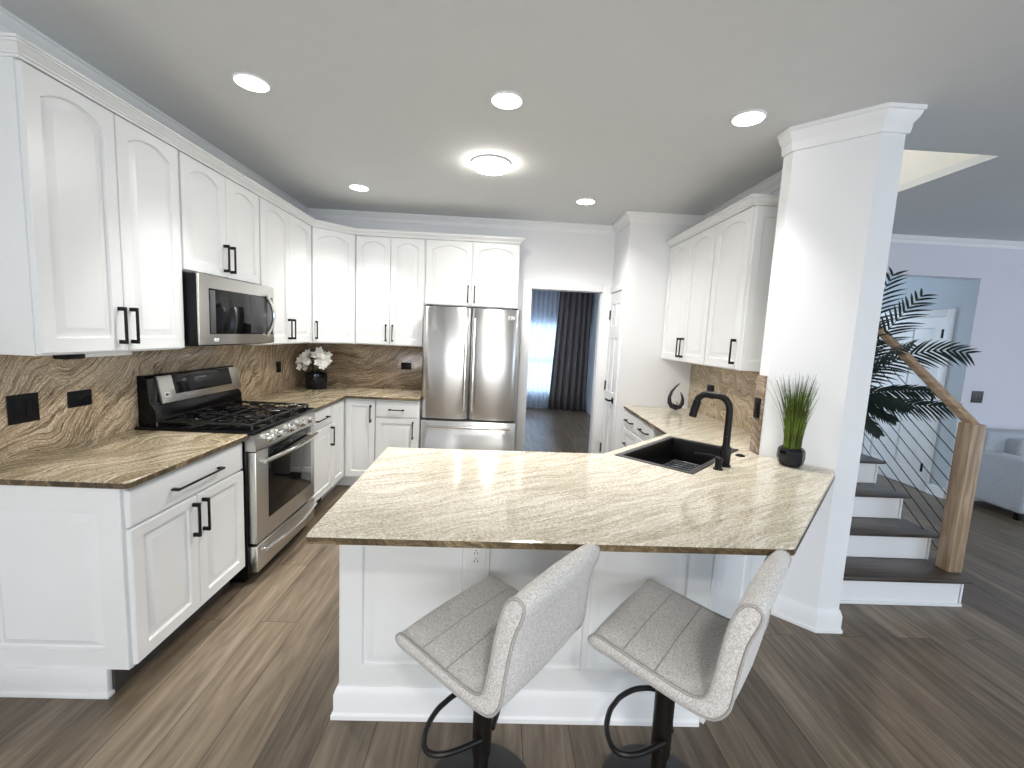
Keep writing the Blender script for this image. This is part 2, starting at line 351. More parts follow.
def rect_loop(x0, x1, z0, z1, rise, ins, y, arch):
    x0 += ins; x1 -= ins; z0 += ins; z1 -= ins
    if not arch: return [(x0,y,z0),(x1,y,z0),(x1,y,z1),(x0,y,z1)]
    pts = [(x0,y,z0),(x1,y,z0)]; n = 14
    for k in range(n+1):
        u = k/n; x = x1+(x0-x1)*u; pts.append((x, y, z1-rise+rise*(1-(2*u-1)**2)))
    return pts
def slab_with_panels(mb, x0, x1, z0, z1, panels, t=.02, arch=False, rise=0., deep=.012):
    """framed slab in the plane y=-t..0 with raised panels set in grooves"""
    o3 = .003
    outer = rect_loop(x0, x1, z0, z1, 0, o3, -t, False)
    holes = [rect_loop(*p, rise, 0, -t, arch) for p in panels]
    vs = mb.fill(outer, holes)
    edge = [mb.bm.verts.new(p) for p in rect_loop(x0, x1, z0, z1, 0, 0, -t+o3, False)]
    back = [mb.bm.verts.new(p) for p in rect_loop(x0, x1, z0, z1, 0, 0, 0, False)]
    mb.ringfaces(vs[0], edge); mb.ringfaces(edge, back); mb.bm.faces.new(back[::-1])
    for p, h in zip(panels, vs[1:]):
        cur = h
        for ins, dy in ((.005, deep), (.014, deep), (.042, .001), (.044, .001)):
            nx = [mb.bm.verts.new(q) for q in rect_loop(*p, rise, ins, -t+dy, arch)]
            mb.ringfaces(cur, nx); cur = nx
        mb.bm.faces.new(cur)
    return mb
def handle_v(door, x, zc, ln=.165, y=-.02):
    m = MB(); m.box(x-.005, x+.005, y-.036, y-.026, zc-ln/2, zc+ln/2, .002)
    for s in (-1, 1): m.box(x-.006, x+.006, y-.034, y, zc+s*(ln/2-.008)-.009, zc+s*(ln/2-.008)+.009, .002)
    return m.build('handle', M_BLACK, door)
def handle_h(door, xc, z, ln=.165, y=-.02):
    m = MB(); m.box(xc-ln/2, xc+ln/2, y-.036, y-.027, z-.0045, z+.0045, .002)
    for s in (-1, 1): m.box(xc+s*(ln/2-.008)-.009, xc+s*(ln/2-.008)+.009, y-.034, y, z-.0055, z+.0055, .002)
    return m.build('handle', M_BLACK, door)
def door(parent, x0, x1, z0, z1, arch=True, hx=None, hz=None, g=.002, fr=.058):
    x0 += g; x1 -= g
    w = x1-x0
    d = slab_with_panels(MB(), x0, x1, z0, z1, [(x0+fr, x1-fr, z0+fr, z1-fr*.8)], arch=arch, rise=.044 if arch else 0).build('door', M_CAB, parent, smooth=25)
    if hx is not None: handle_v(d, hx, hz)
    return d
def drawer(parent, x0, x1, z0, z1, ln=.165, g=.002):
    x0 += g; x1 -= g
    m = MB(); m.loops([rect_loop(x0,x1,z0,z1,0,0,0,False), rect_loop(x0,x1,z0,z1,0,0,-.013,False), rect_loop(x0,x1,z0,z1,0,.004,-.018,False), rect_loop(x0,x1,z0,z1,0,.016,-.02,False)])
    d = m.build('drawer', M_CAB, parent, smooth=25)
    handle_h(d, (x0+x1)/2, (z0+z1)/2, ln); return d

# ------------------------------------------------------------------ dimensions
ZC = 2.7226; YB = 4.3649; XR = 3.9466
ZT = 2.4231; ZB = 1.3876; CT = .914; CB = .884
CARC = .3092; UXF = .3292          # upper carcass front, door front
BC = .6127; CE = .6577             # base carcass front, counter edge

# ------------------------------------------------------------------ setting
struct(MB().box(-.2, 10.2, -4.2, 9.6, -.12, 0).build('floor', M_FLOOR), 'wood plank floor')
m = MB()
HX0, HX1, HY0, HY1 = 3.995, 4.942, 2.262, 4.2
for b in ((-.2, HX0, -4.2, 9.6), (HX1, 10.2, -4.2, 9.6), (HX0, HX1, -4.2, HY0), (HX0, HX1, HY1, 9.6)): m.box(b[0], b[1], b[2], b[3], ZC, ZC+.05)
struct(m.build('ceiling', M_CEIL), 'painted ceiling with stairwell opening')
m = MB(); m.box(HX1, HX1+.08, HY0, HY1, ZC+.05, 4.6).box(HX0-.08, HX0, HY0, HY1, ZC+.05, 4.6).box(HX0-.08, HX1+.08, HY0-.08, HY0, ZC+.05, 4.6).box(HX0-.08, HX1+.08, HY1, HY1+.08, ZC+.05, 4.6).box(HX0-.08, HX1+.08, HY0-.08, HY1+.08, 4.6, 4.65)
struct(m.build('wall_stairwell', M_SHAFT), 'cream walls of the upper stairwell')
struct(MB().box(-.12, 0, -4, 4.5, 0, ZC).build('wall_left', M_WALL))
DL, DR, DZ = 2.366, 3.133, 2.04
m = MB(); m.box(-.12, DL, YB, YB+.12, 0, ZC).box(DL, DR, YB, YB+.12, DZ, ZC).box(DR, 4.06, YB, YB+.12, 0, ZC)
struct(m.build('wall_back', M_WALL))
PX, PY = 3.2297, 3.8328
m = MB(); m.box(PX, XR, PY, PY+.08, 0, ZC)
m.box(PX, PX+.08, PY+.08, 3.915, 0, ZC).box(PX, PX+.08, 4.335, YB, 0, ZC).box(PX, PX+.08, 3.915, 4.335, 2.03, ZC)
struct(m.build('wall_pantry', M_WALL))
struct(MB().box(XR, 4.05, 2.21, YB, 0, ZC).build('wall_right', M_WALL))
COL = [(3.868, 1.846), (3.991, 1.846), (4.05, 2.21), (3.608, 2.188), (3.608, 2.106)]
struct(MB().prism(COL, 0, ZC).build('wall_column', M_WALL), 'white angled end wall')
m = MB(); m.box(5.6, 9.9, 4.08, 4.2, 2.345, ZC).box(6.953, 9.9, 4.08, 4.2, 0, 2.345).box(4.05, 5.6, 4.2, 4.32, 0, ZC).box(5.48, 5.6, 4.08, 4.2, 0, ZC)
struct(m.build('wall_far', M_FAR))
m = MB(); m.box(6.951, 7.12, 4.083, 7.2, 0, 2.3445).box(6.955, 7.12, 4.2, 7.2, 2.3, ZC).box(5.2, 7.02, 7.1, 7.2, 0, ZC).box(5.1, 5.2, 4.32, 7.2, 0, ZC)
struct(m.build('wall_hall', M_HALL))
# rear wall with two window openings, right wall with one
m = MB(); zz = (.3, 2.4)
for x0, x1 in ((-.12, .7), (3.1, 5.6), (8.2, 10.1)): m.box(x0, x1, -4, -3.88, 0, ZC)
for x0, x1 in ((.7, 3.1), (5.6, 8.2)): m.box(x0, x1, -4, -3.88, 0, .3).box(x0, x1, -4, -3.88, 2.4, ZC)
struct(m.build('wall_rear', M_WALL))
m = MB(); m.box(9.9, 10.02, -4, -.6, 0, ZC).box(9.9, 10.02, 1.8, 4.2, 0, ZC).box(9.9, 10.02, -.6, 1.8, 0, .4).box(9.9, 10.02, -.6, 1.8, 2.4, ZC)
struct(m.build('wall_living', M_WALL))
# next room behind the doorway
m = MB(); m.box(.9, 2.2, 8.9, 9.02, 0, ZC).box(3.7, 4.06, 8.9, 9.02, 0, ZC).box(2.2, 3.7, 8.9, 9.02, 0, .3).box(2.2, 3.7, 8.9, 9.02, 1.86, ZC)
m.box(.9, 1.0, YB+.12, 8.9, 0, ZC).box(3.96, 4.06, YB+.12, 8.9, 0, ZC)
struct(m.build('wall_next_room', plain('pale_grey_paint', (.62, .66, .72), .8)))
wf = MB()
for a in ((2.2, 3.7, 8.92, 8.98, .3, .36), (2.2, 3.7, 8.92, 8.98, 1.8, 1.86), (2.2, 2.26, 8.92, 8.98, .3, 1.86), (3.64, 3.7, 8.92, 8.98, .3, 1.86), (2.2, 3.7, 8.92, 8.97, 1.0, 1.05)): wf.box(*a)
wn = struct(wf.build('window_1', M_TRIM), 'window of the next room behind sheer curtain')
MB().box(2.26, 3.64, 8.94, 8.946, .36, 1.8).build('pane', M_GLASS, wn)

def crown(name, path, z=ZC, h=.10, o=.09, closed=False, label=None):
    prof = [(0, z-h), (.012, z-h), (.016, z-h*.82), (o*.35, z-h*.62), (o*.72, z-h*.38), (o*.85, z-h*.2), (o, z-h*.17), (o, z-.001), (0, z-.001)]
    s = struct(MB().sweep(prof, path, closed).build(name, M_TRIM, smooth=30)); 
    if label: s['label'] = label
    return s
# travel so that outward is to the right
crown('trim_1', [(0, -3.8), (0, YB), (PX, YB), (PX, PY), (XR, PY), (XR, 2.21)], h=.085, o=.06, label='kitchen ceiling crown')
crown('trim_2', [(3.608, 2.188), (3.608, 2.106), (3.868, 1.846), (3.991, 1.846), (4.05, 2.21)], h=.115, o=.05, label='white crown on the angled end wall')
crown('trim_3', [(5.48, 4.08), (9.9, 4.08)], h=.07, o=.045, label='crown on the far wall')
def base(name, path, h=.11, o=.016):
    prof = [(0, 0), (o+.008, 0), (o+.008, .016), (o, .022), (o, h-.03), (o*.5, h-.008), (o*.35, h), (0, h)]
    return struct(MB().sweep(prof, path).build(name, M_TRIM, smooth=30))
base('baseboard_column', [(3.72, 1.995), (3.868, 1.846), (3.991, 1.846), (4.05, 2.07)], .125)
base('baseboard_far', [(6.953, 4.08), (9.9, 4.08)])
base('baseboard_hall', [(6.951, 4.27), (6.951, 4.09)])
base('baseboard_back', [(DR+.09, YB), (PX, YB)])
# doorway casing, pantry casing
def casing(name, faces):
    m = MB()
    for f in faces: m.box(*f, .004)
    return struct(m.build(name, M_TRIM))
casing('trim_4', [(DL-.085, DL, YB-.018, YB, 0, DZ+.085), (DR, DR+.085, YB-.018, YB, 0, DZ+.085), (DL, DR, YB-.018, YB, DZ, DZ+.085), (DL-.001, DL+.012, YB, YB+.12, 0, DZ), (DR-.012, DR+.001, YB, YB+.12, 0, DZ)])
casing('trim_5', [(PX-.016, PX, 3.85, 3.915, 0, 2.09), (PX-.016, PX, 4.335, YB, 0, 2.09), (PX-.016, PX, 3.915, 4.335, 2.03, 2.09)])
casing('trim_6', [(6.931, 6.953, 4.27, 4.35, 0, 2.05), (6.931, 6.953, 5.19, 5.27, 0, 2.05), (6.931, 6.953, 4.35, 5.19, 1.97, 2.05)])
def six_panel(mb, w, h):
    st = .11*min(1, w/.7); mid = st*.9; cw = (w-2*st-mid)/2; ps = []
    for z0, z1 in ((.22, .86), (1.0, 1.56), (1.68, h-.12)):
        for x0 in (st, st+cw+mid): ps.append((x0, x0+cw, z0, z1))
    return slab_with_panels(mb, 0, w, .008, h, ps, t=.035, deep=.01)
def lever(parent, x, z, d, y=-.035):
    m = MB(); m.box(x-.025, x+.025, y-.008, y, z-.03, z+.03, .003); m.tube([(x, y, z), (x, y-.045, z)], .01)
    m.box(min(x, x+d*.11), max(x, x+d*.11), y-.055, y-.04, z-.009, z+.009, .003)
    return m.build('door_handle', M_BLACK, parent)
# pantry door: local frame, -y faces the kitchen (-X)
def hinged(name, w, h, loc, rz, hx, hinge_x, label, zs, hz=.93):
    o = six_panel(MB(), w, h).build(name, M_TRIM, smooth=25); o.location = loc; o.rotation_euler = (0, 0, rz); struct(o, label)
    W[o.name] = Matrix.Translation(loc) @ Matrix.Rotation(rz, 4, 'Z')
    if hx is not None: lever(o, hx, hz, -1 if hx > w/2 else 1)
    for z in zs: MB().box(hinge_x-.012, hinge_x+.012, -.046, -.034, z-.05, z+.05, .003).build('hinge', M_BLACK, o)
    return o
hinged('door_1', .416, 2.026, (PX+.03, 4.333, 0), -PI/2, .35, .012, 'narrow white panelled pantry door', (.36, 1.05, 1.80))
hinged('door_2', .836, 1.968, (6.976, 5.188, 0), -PI/2, .07, .822, 'white panelled hall door seen past the palm', (.26, 1.05, 1.78))

# ------------------------------------------------------------------ upper cabinets
def upper(name, label, loc, rz, w, z0, z1, doors, depth=CARC, group='white upper cabinets'):
    t = thing(name, label, 'cabinet', loc, rz, group)
    MB().box(.0005, w-.0005, 0, depth-.003, z0-.008, z1+.004, .001).build('body', M_CAB, t)
    for d in doors: door(t, *d)
    return t
def pair(w, mid, hz, z0=ZB, z1=ZT):
    return [(.006, mid, z0, z1, True, mid-.032, hz), (mid, w-.006, z0, z1, True, mid+.032, hz)]
H = ZB+.115
LR = PI/2
upper('upper_cabinet', 'tall white double-door wall cabinet nearest the camera, left of the microwave', (CARC, 1.341, 0), LR, .772, ZB, ZT, pair(.772, .384, H))
upper('upper_cabinet', 'short white double-door wall cabinet directly above the microwave', (CARC, 2.114, 0), LR, .773, 1.8135, ZT, pair(.773, .388, 1.8135+.115, 1.8135))
upper('upper_cabinet', 'narrow white double-door wall cabinet between microwave and corner cabinet', (CARC, 2.888, 0), LR, .854, ZB, ZT, pair(.854, .43, H))
t = thing('upper_cabinet', 'white single-door wall cabinet set diagonally across the corner above the white flowers', 'cabinet', (.3151, 3.757, 0), PI/4, 'white upper cabinets')
MB().prism([(.003, YB-.003), (.003, 3.745), (CARC, 3.745), (.620, 4.0557), (.620, YB-.003)], ZB-.008, ZT+.004).build('body', M_CAB, t, world=True)
door(t, .004, .410, ZB, ZT, True, .035, H)
upper('upper_cabinet', 'white double-door wall cabinet between corner cabinet and refrigerator', (.6225, 4.0557, 0), 0, .674, ZB, ZT, pair(.674, .340, H))
upper('upper_cabinet', 'short white double-door wall cabinet above the refrigerator', (1.297, 4.0557, 0), 0, .9217, 1.806, ZT, pair(.9217, .461, 1.806+.115, 1.806))
upper('upper_cabinet', 'white double-door wall cabinet beside the pantry wall, over the flame sculpture', (XR-CARC, PY-.001, 0), -LR, .902, ZB, ZT, pair(.902, .472, H))
t = upper('upper_cabinet', 'white single-door wall cabinet with panelled end, beside the angled white wall', (XR-CARC, 2.930, 0), -LR, .464, ZB, ZT, [(.004, .460, ZB, ZT, True, .425, H)])
# panelled end of that cabinet facing the camera
slab_with_panels(MB(), XR-CARC, XR-.004, ZB-.006, ZT+.003, [(XR-CARC+.055, XR-.06, ZB+.06, ZT-.06)], t=.008, deep=.0065).xf(Matrix.Translation((0, 2.466, 0))).build('end_panel', M_CAB, t, world=True)
def cab_crown(label, path):
    z = ZT+.004
    prof = [(-.02, z), (.004, z), (.004, z+.010), (.010, z+.011), (.010, z+.017), (.020, z+.024), (.030, z+.036), (.036, z+.037), (.036, z+.044), (.042, z+.045), (.042, z+.054), (-.02, z+.054)]
    o = MB().sweep(prof, path).build('cabinet_crown', M_CAB, smooth=30)
    return tag(o, label, 'moulding')
cab_crown('white crown moulding running along the tops of the left and back cabinets', [(.004, 1.341), (UXF, 1.341), (UXF, 3.743), (.622, 4.0357), (2.2187, 4.0357), (2.2187, YB-.004)])
cab_crown('white crown moulding along the top of the right-hand cabinets', [(XR-UXF, PY-.002), (XR-UXF, 2.458), (XR-.004, 2.458)])

# ------------------------------------------------------------------ base cabinets
def base_cab(name, label, loc, rz, w, depth=BC, toe=True):
    t = thing(name, label, 'cabinet', loc, rz, 'white base cabinets')
    MB().box(.0005, w-.0005, 0, depth-.003, .115, CB-.001, .001).build('body', M_CAB, t)
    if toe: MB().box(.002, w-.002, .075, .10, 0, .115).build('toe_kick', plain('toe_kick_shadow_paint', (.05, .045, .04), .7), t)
    return t
t = base_cab('base_cabinet', 'white base cabinet with one wide drawer over two doors, left of the range', (BC, 1.332, 0), LR, .772)
drawer(t, .004, .770, .715, .866, .33)
door(t, .004, .387, .128, .705, False, .387-.034, .595); door(t, .387, .770, .128, .705, False, .387+.034, .595)
slab_with_panels(MB(), .003, BC, .118, CB-.002, [(.10, .525, .20, .785)], t=.016, deep=.0145).xf(Matrix.Translation((0, 1.332, 0))).build('end_panel', M_CAB, t, world=True, smooth=25)
m = MB(); m.box(.003, .53, 1.308, 1.334, 0, .125, .004).box(.003, .538, 1.300, 1.334, 0, .018, .003); m.box(.505, .53, 1.334, 2.10, 0, .115)
m.build('plinth', M_CAB, t, world=True)
t = base_cab('base_cabinet', 'white base cabinet with a drawer over one door, right of the range', (BC, 2.931, 0), LR, .499)
drawer(t, .004, .495, .715, .866, .24); door(t, .004, .495, .128, .705, False, .46, .60)
t = thing('base_cabinet', 'white corner base cabinet with two full-height doors meeting in the corner under the flowers', 'cabinet', (.3, 4.0, 0), 0, 'white base cabinets')
MB().prism([(.003, YB-.003), (.003, 3.432), (BC, 3.432), (BC, 3.752), (.914, 3.752), (.914, YB-.003)], .115, CB-.001).build('body', M_CAB, t, world=True)
MB().prism([(.02, YB-.02), (.02, 3.434), (.53, 3.434), (.53, 3.83), (.912, 3.83), (.912, YB-.02)], 0, .115).build('toe_kick', M_CAB, t, world=True)
d1 = slab_with_panels(MB(), 0, .285, .128, .866, [(.055, .235, .186, .815)]).xf(Matrix.Translation((BC, 3.434, 0)) @ Matrix.Rotation(LR, 4, 'Z')).build('door', M_CAB, t, world=True, smooth=25)
d2 = slab_with_panels(MB(), 0, .271, .128, .866, [(.050, .221, .186, .815)]).xf(Matrix.Translation((.640, 3.752, 0))).build('door', M_CAB, t, world=True, smooth=25)
n = MB(); n.box(.872, .882, 3.696, 3.706, .66, .83, .002).box(.871, .883, 3.70, 3.732, .665, .685).box(.871, .883, 3.70, 3.732, .805, .825); n.build('handle', M_BLACK, d2, world=True)
t = base_cab('base_cabinet', 'white base cabinet with a drawer over one door, left of the refrigerator', (.916, 3.752, 0), 0, .402)
drawer(t, .004, .398, .715, .866, .14); door(t, .004, .398, .128, .705, False, .357, .60)
# right-hand run under the right counter
for y, wd, lab in ((PY-.001, .43, 'white base cabinet with drawers on the right, against the pantry wall'), (3.401, .40, 'white base cabinet with drawers on the right, nearer the sink')):
    t = base_cab('base_cabinet', lab, (3.325, y, 0), -LR, wd, .618)
    drawer(t, .004, wd-.004, .715, .866, .2)
    for z0, z1 in ((.43, .70), (.128, .42)):
        dr_ = slab_with_panels(MB(), .006, wd-.006, z0, z1, [(.05, wd-.05, z0+.045, z1-.045)]).build('drawer', M_CAB, t, smooth=25); handle_h(dr_, wd/2, (z0+z1)/2, .2)
# corner sink base and peninsula
ts = thing('sink_cabinet', 'white angled corner cabinet under the black sink, panelled side by the right stool', 'cabinet', (3.1, 2.2, 0))
MB().prism([(2.70, 1.95), (2.70, 1.264), (2.938, 1.264), (3.66, 1.99), (3.592, 2.05), (3.585, 2.235), (3.94, 2.235), (3.94, 2.998), (3.327, 2.998), (3.325, 2.60)], 0, .66).build('body', M_CAB, ts, world=True)
t = thing('peninsula_cabinet', 'long white panelled peninsula cabinet under the overhanging granite, behind the stools', 'cabinet', (1.479, 1.25, 0))
MB().prism([(1.481, 1.262), (2.69, 1.262), (2.69, 1.93), (1.481, 1.93)], 0, CB-.001).build('body', M_CAB, t, world=True)
pz0, pz1 = .215, .80
slab_with_panels(MB(), 1.479, 2.934, .10, CB-.002, [(1.568, 1.953, pz0, pz1), (2.053, 2.440, pz0, pz1), (2.46, 2.842, pz0, pz1)], t=.012, deep=.0115).xf(Matrix.Translation((0, 1.262, 0))).build('front_panel', M_CAB, t, world=True, smooth=25)
L_ = 1.05
slab_with_panels(MB(), 0, L_, .10, CB-.002, [(.10, .48, pz0, pz1), (.56, .95, pz0, pz1)], t=.012, deep=.0115).xf(Matrix.Translation((2.938, 1.266, 0)) @ Matrix.Rotation(PI/4, 4, 'Z')).build('side_panel', M_CAB, ts, world=True, smooth=25)
prof = [(0, 0), (.024, 0), (.024, .018), (.016, .026), (.016, .10), (.010, .118), (.004, .13), (0, .13)]
MB().sweep(prof, [(1.479, 1.93), (1.479, 1.25), (2.934, 1.25)]).build('baseboard', M_TRIM, t, world=True, smooth=30)
MB().sweep(prof, [(2.942, 1.256), (3.69, 2.005)]).build('baseboard', M_TRIM, ts, world=True, smooth=30)

# ------------------------------------------------------------------ counters and backsplashes
def inset(poly, d):
    n = len(poly); out = []
    area2 = sum(poly[i][0]*poly[(i+1)%n][1]-poly[(i+1)%n][0]*poly[i][1] for i in range(n)); sg = 1 if area2 > 0 else -1
    for i in range(n):
        p0, p1, p2 = Vector(poly[i-1]), Vector(poly[i]), Vector(poly[(i+1)%n])
        a = (p1-p0).normalized(); b = (p2-p1).normalized()
        na = Vector((-a.y, a.x))*sg; nb = Vector((-b.y, b.x))*sg; m = (na+nb).normalized(); m /= max(.3, m.dot(na))
        out.append((p1.x+m.x*d, p1.y+m.y*d))
    return out
def slab(name, poly, hole=None, material=None, label='', cat='countertop'):
    m = MB(); a = inset(poly, .004)
    top = m.fill([(x, y, CT) for x, y in a], [[(x, y, CT) for x, y in hole]] if hole else [])
    bot = m.fill([(x, y, CB) for x, y in a], [[(x, y, CB) for x, y in hole]] if hole else [])
    s1 = [m.bm.verts.new((x, y, CT-.006)) for x, y in poly]; s0 = [m.bm.verts.new((x, y, CB+.003)) for x, y in poly]
    m.ringfaces(top[0], s1); m.ringfaces(s1, s0); m.ringfaces(s0, bot[0])
    if hole: m.ringfaces(top[1], bot[1])
    o = m.build(name, material, smooth=20)
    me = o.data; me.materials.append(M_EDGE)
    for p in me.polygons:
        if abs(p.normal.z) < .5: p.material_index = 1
    return tag(o, label, cat)
def rnd(p, q, r, k=4):
    """rounded corner helper: p previous, q corner, r next; returns k points"""
    q = Vector(q); a = (Vector(p)-q).normalized()*.014; b = (Vector(r)-q).normalized()*.014
    return [tuple((q+a)*(1-u)**2 + q*2*u*(1-u) + (q+b)*u*u) for u in [i/(k-1) for i in range(k)]]
P = [(.003, 1.302), (CE, 1.302), (CE, 2.109), (.003, 2.109)]
slab('countertop', [P[0]]+rnd(P[0], P[1], P[2])+P[2:], None, M_GRAN_T, 'brown veined granite countertop left of the range, nearest the camera')
slab('countertop', [(.003, 2.930), (CE, 2.930), (CE, YB-CE), (1.330, YB-CE), (1.330, YB-.003), (.003, YB-.003)], None, M_GRAN_T, 'brown veined granite countertop turning the corner between range and refrigerator')
SC = Vector((3.127, 2.085)); u1 = Vector((.70, .714)).normalized(); u2 = Vector((.714, -.70)).normalized()
def sq(a, b): v = SC+u1*a+u2*b; return (v.x, v.y)
SL, SW = .362, .205
hole = [sq(-SL, -SW), sq(SL, -SW), sq(SL, SW), sq(-SL, SW)]
A, B_, Cc, D_ = (1.494, .920), (3.025, .941), (3.812, 1.777), (1.478, 1.955)
slab('countertop', rnd(D_, A, B_)+rnd(A, B_, Cc)+[Cc, (3.862, 1.846), (3.600, 2.106), (3.600, 2.192), (3.75, 2.225), (XR-.004, 2.225), (XR-.004, PY-.004), (3.2970, PY-.004), (3.258, 2.602), (2.655, 1.995)]+rnd((2.655, 1.995), D_, A), hole, M_GRAN_P,
     'large pale veined granite countertop of the peninsula holding the black sink')
def splash(name, b, material, label): return tag(MB().box(*b, .001).build(name, material), label, 'backsplash')
splash('backsplash', (.002, .020, -.4, YB-.003, CT+.001, ZB-.009), M_GRAN_L, 'wavy brown granite backsplash on the left wall behind the range')
splash('backsplash', (.021, 1.330, YB-.020, YB-.002, CT+.001, ZB-.009), M_GRAN_B, 'brown granite backsplash on the back wall left of the refrigerator')
splash('backsplash', (XR-.020, XR-.002, 2.212, PY-.003, CT+.001, ZB-.009), M_GRAN_R, 'tan granite backsplash on the right wall behind the faucet')
splash('backsplash', (3.596, 3.6075, 2.109, 2.1875, CT+.001, ZB-.009), M_GRAN_B, 'narrow granite strip at the end of the angled white wall, holding a black plate')

# ------------------------------------------------------------------ range
t = thing('gas_range', 'stainless steel gas range with black cooktop between the left countertops', 'stove', (0, 2.112, 0))
def wb(m, *a): return m.box(*a)
Y0, Y1 = 2.112, 2.925
MB().box(.03, .64, Y0, Y1, .04, .905, .003).build('body', M_ENAMEL, t, world=True)
MB().box(.10, .60, Y0+.03, Y1-.03, 0, .04).build('base', M_ENAMEL, t, world=True)
m = MB(); m.box(.03, .690, Y0-.002, Y1+.002, .905, .930, .006)
m.build('cooktop', M_ENAMEL, t, world=True)
# grates: three, each a lattice with fingers
for k in range(3):
    g = MB(); ya = Y0+.03+k*.2515; yb = ya+.247; x0, x1, z = .125, .655, .952
    r = .007
    for y in (ya+.008, yb-.008): g.box(x0, x1, y-r, y+r, z, z+.014, .003)
    for x in (x0, (x0+x1)/2, x1): g.box(x-r, x+r, ya+.008, yb-.008, z, z+.014, .003)
    ym = (ya+yb)/2
    for xc in (x0+.13, x1-.13):
        for q in range(8):
            an = q*PI/4
            g.tube([(xc+.115*math.cos(an)*(1 if q%2 == 0 else .95), ym+.105*math.sin(an), z+.008), (xc+.045*math.cos(an), ym+.045*math.sin(an), z+.012)], .006, 6)
    for x in (x0, x1):
        for y in (ya+.012, yb-.012): g.tube([(x, y, .93), (x, y, z+.004)], .009, 8)
    for x in [x0+.02+q*(x1-x0-.04)/5 for q in range(6)]:
        g.tube([(x, ya+.01, z+.012), (x, ya+.01, z+.022)], .007, 6)
    g.build('grate', M_IRON, t, world=True)
    for xc in (x0+.13, x1-.13):
        MB().lathe([(.052, .930), (.052, .938), (.040, .942), (.040, .950), (.030, .954)], xc, ym, 20).build('burner', M_IRON, t, world=True)
# sloped control panel with knobs
MB().extrude([(.60, .812), (.694, .812), (.700, .825), (.688, .905), (.60, .905)], 1, Y0, Y1).build('control_panel', M_STEEL, t, world=True)
for y in (2.25, 2.355, 2.52, 2.685, 2.79):
    kb = MB(); kb.lathe([(.030, 0), (.030, .008), (.024, .012), (.021, .034), (.017, .038)], 0, 0, 24)
    kb.box(-.004, .004, -.021, .021, .034, .046, .002)
    kb.xf(Matrix.Translation((.694, y, .862)) @ Matrix.Rotation(PI/2-.13, 4, 'Y')).build('knob', M_CHROME, t, world=True)
dr_ = MB().box(.64, .690, Y0+.012, Y1-.006, .250, .803, .006).build('oven_door', M_STEEL, t, world=True)
MB().box(.688, .6925, Y0+.145, Y1-.07, .362, .80, .002).build('window', M_BGLASS, dr_, world=True)
m = MB(); ya, yb = Y0+.06, Y1-.02
m.tube([(.712+.030*math.sin(PI*k/16), ya+(yb-ya)*k/16, .738) for k in range(17)], .013, 10)
for y in (ya+.02, yb-.02): m.tube([(.685, y, .738), (.722, y, .738)], .012, 10)
m.build('handle', M_CHROME, dr_, world=True)
dw = MB().box(.64, .690, Y0+.012, Y1-.006, .075, .235, .006).build('warming_drawer', M_STEEL, t, world=True)
m = MB(); m.tube([(.705+.034*math.sin(PI*k/16), ya+(yb-ya)*k/16, .190) for k in range(17)], .012, 10)
for y in (ya+.02, yb-.02): m.tube([(.685, y, .190), (.718, y, .190)], .011, 10)
m.build('handle', M_CHROME, dw, world=True)
bg = MB().extrude([(.022, .92), (.125, .92), (.115, 1.02), (.085, 1.06), (.075, 1.195), (.06, 1.215), (.022, 1.215)], 1, Y0+.040, Y1+.06).build('backguard', M_ENAMEL, t, world=True)
# tilted steel fascia with black display
TM = Matrix.Translation((.106, .06, 1.045)) @ Matrix.Rotation(-.22, 4, 'Y')
MB().box(-.012, .014, Y0+.045, Y1+.006, 0, .165, .004).xf(TM).build('fascia', M_STEEL, bg, world=True)
MB().box(.013, .0165, Y0+.155, Y1-.10, .045, .163, .001).xf(TM).build('display_panel', M_BGLASS, bg, world=True)
MB().box(.016, .0185, Y0+.275, Y1-.11, .055, .150, .001).xf(TM).build('keypad', plain('keypad_grey', (.018, .02, .022), .35, spec=.25), bg, world=True)
MB().box(.018, .0195, Y0+.335, Y0+.465, .095, .135, .001).xf(TM).build('screen', M_DISP, bg, world=True)
m = MB()
for r_ in range(2):
    for c_ in range(9): m.box(.018, .0195, Y0+.31+c_*.03, Y0+.322+c_*.03, .065+r_*.013, .071+r_*.013)
m.build('buttons', M_STRIP, bg, world=True)
MB().box(.013, .016, Y0+.065, Y0+.110, .035, .065, .001).xf(TM).build('badge', M_BADGE, bg, world=True)
MB().box(.0155, .0165, Y0+.073, Y0+.088, .043, .057).box(.0155, .0165, Y0+.092, Y0+.102, .046, .053).xf(TM).build('badge_mark', M_BPLAST, bg, world=True)
MB().box(.026, .60, Y0-.004, Y0+.001, .10, .90).build('side', M_ENAMEL, t, world=True)

# ------------------------------------------------------------------ microwave
t = thing('microwave', 'stainless over-the-range microwave with black side under the short cabinet', 'microwave', (0, 2.118, 1.40))
Y0, Y1, z0, z1 = 2.118, 2.884, 1.400, 1.800
MB().box(.024, .3095, Y0, Y1, z0, z1, .002).box(.3095, .388, Y0, Y1, z0, z1-.002, .002).build('case', M_BPLAST, t, world=True)
fr = MB().box(.388, .402, Y0, Y1+.04, z0+.004, z1, .006).build('front', M_STEEL, t, world=True)
MB().box(.400, .4035, Y0+.085, Y1+.018, z0+.066, z1-.074, .002).build('window', M_BGLASS, fr, world=True)
MB().box(.403, .4048, Y0+.092, Y0+.138, z0+.070, z1-.085, .001).build('vent_strip', plain('dark_grey_vent', (.07, .07, .075), .35), fr, world=True)
MB().box(.403, .4046, Y0+.50, Y1+.01, z0+.072, z1-.082, .001).build('keypad', plain('smoked_keypad', (.05, .05, .055), .25), fr, world=True)
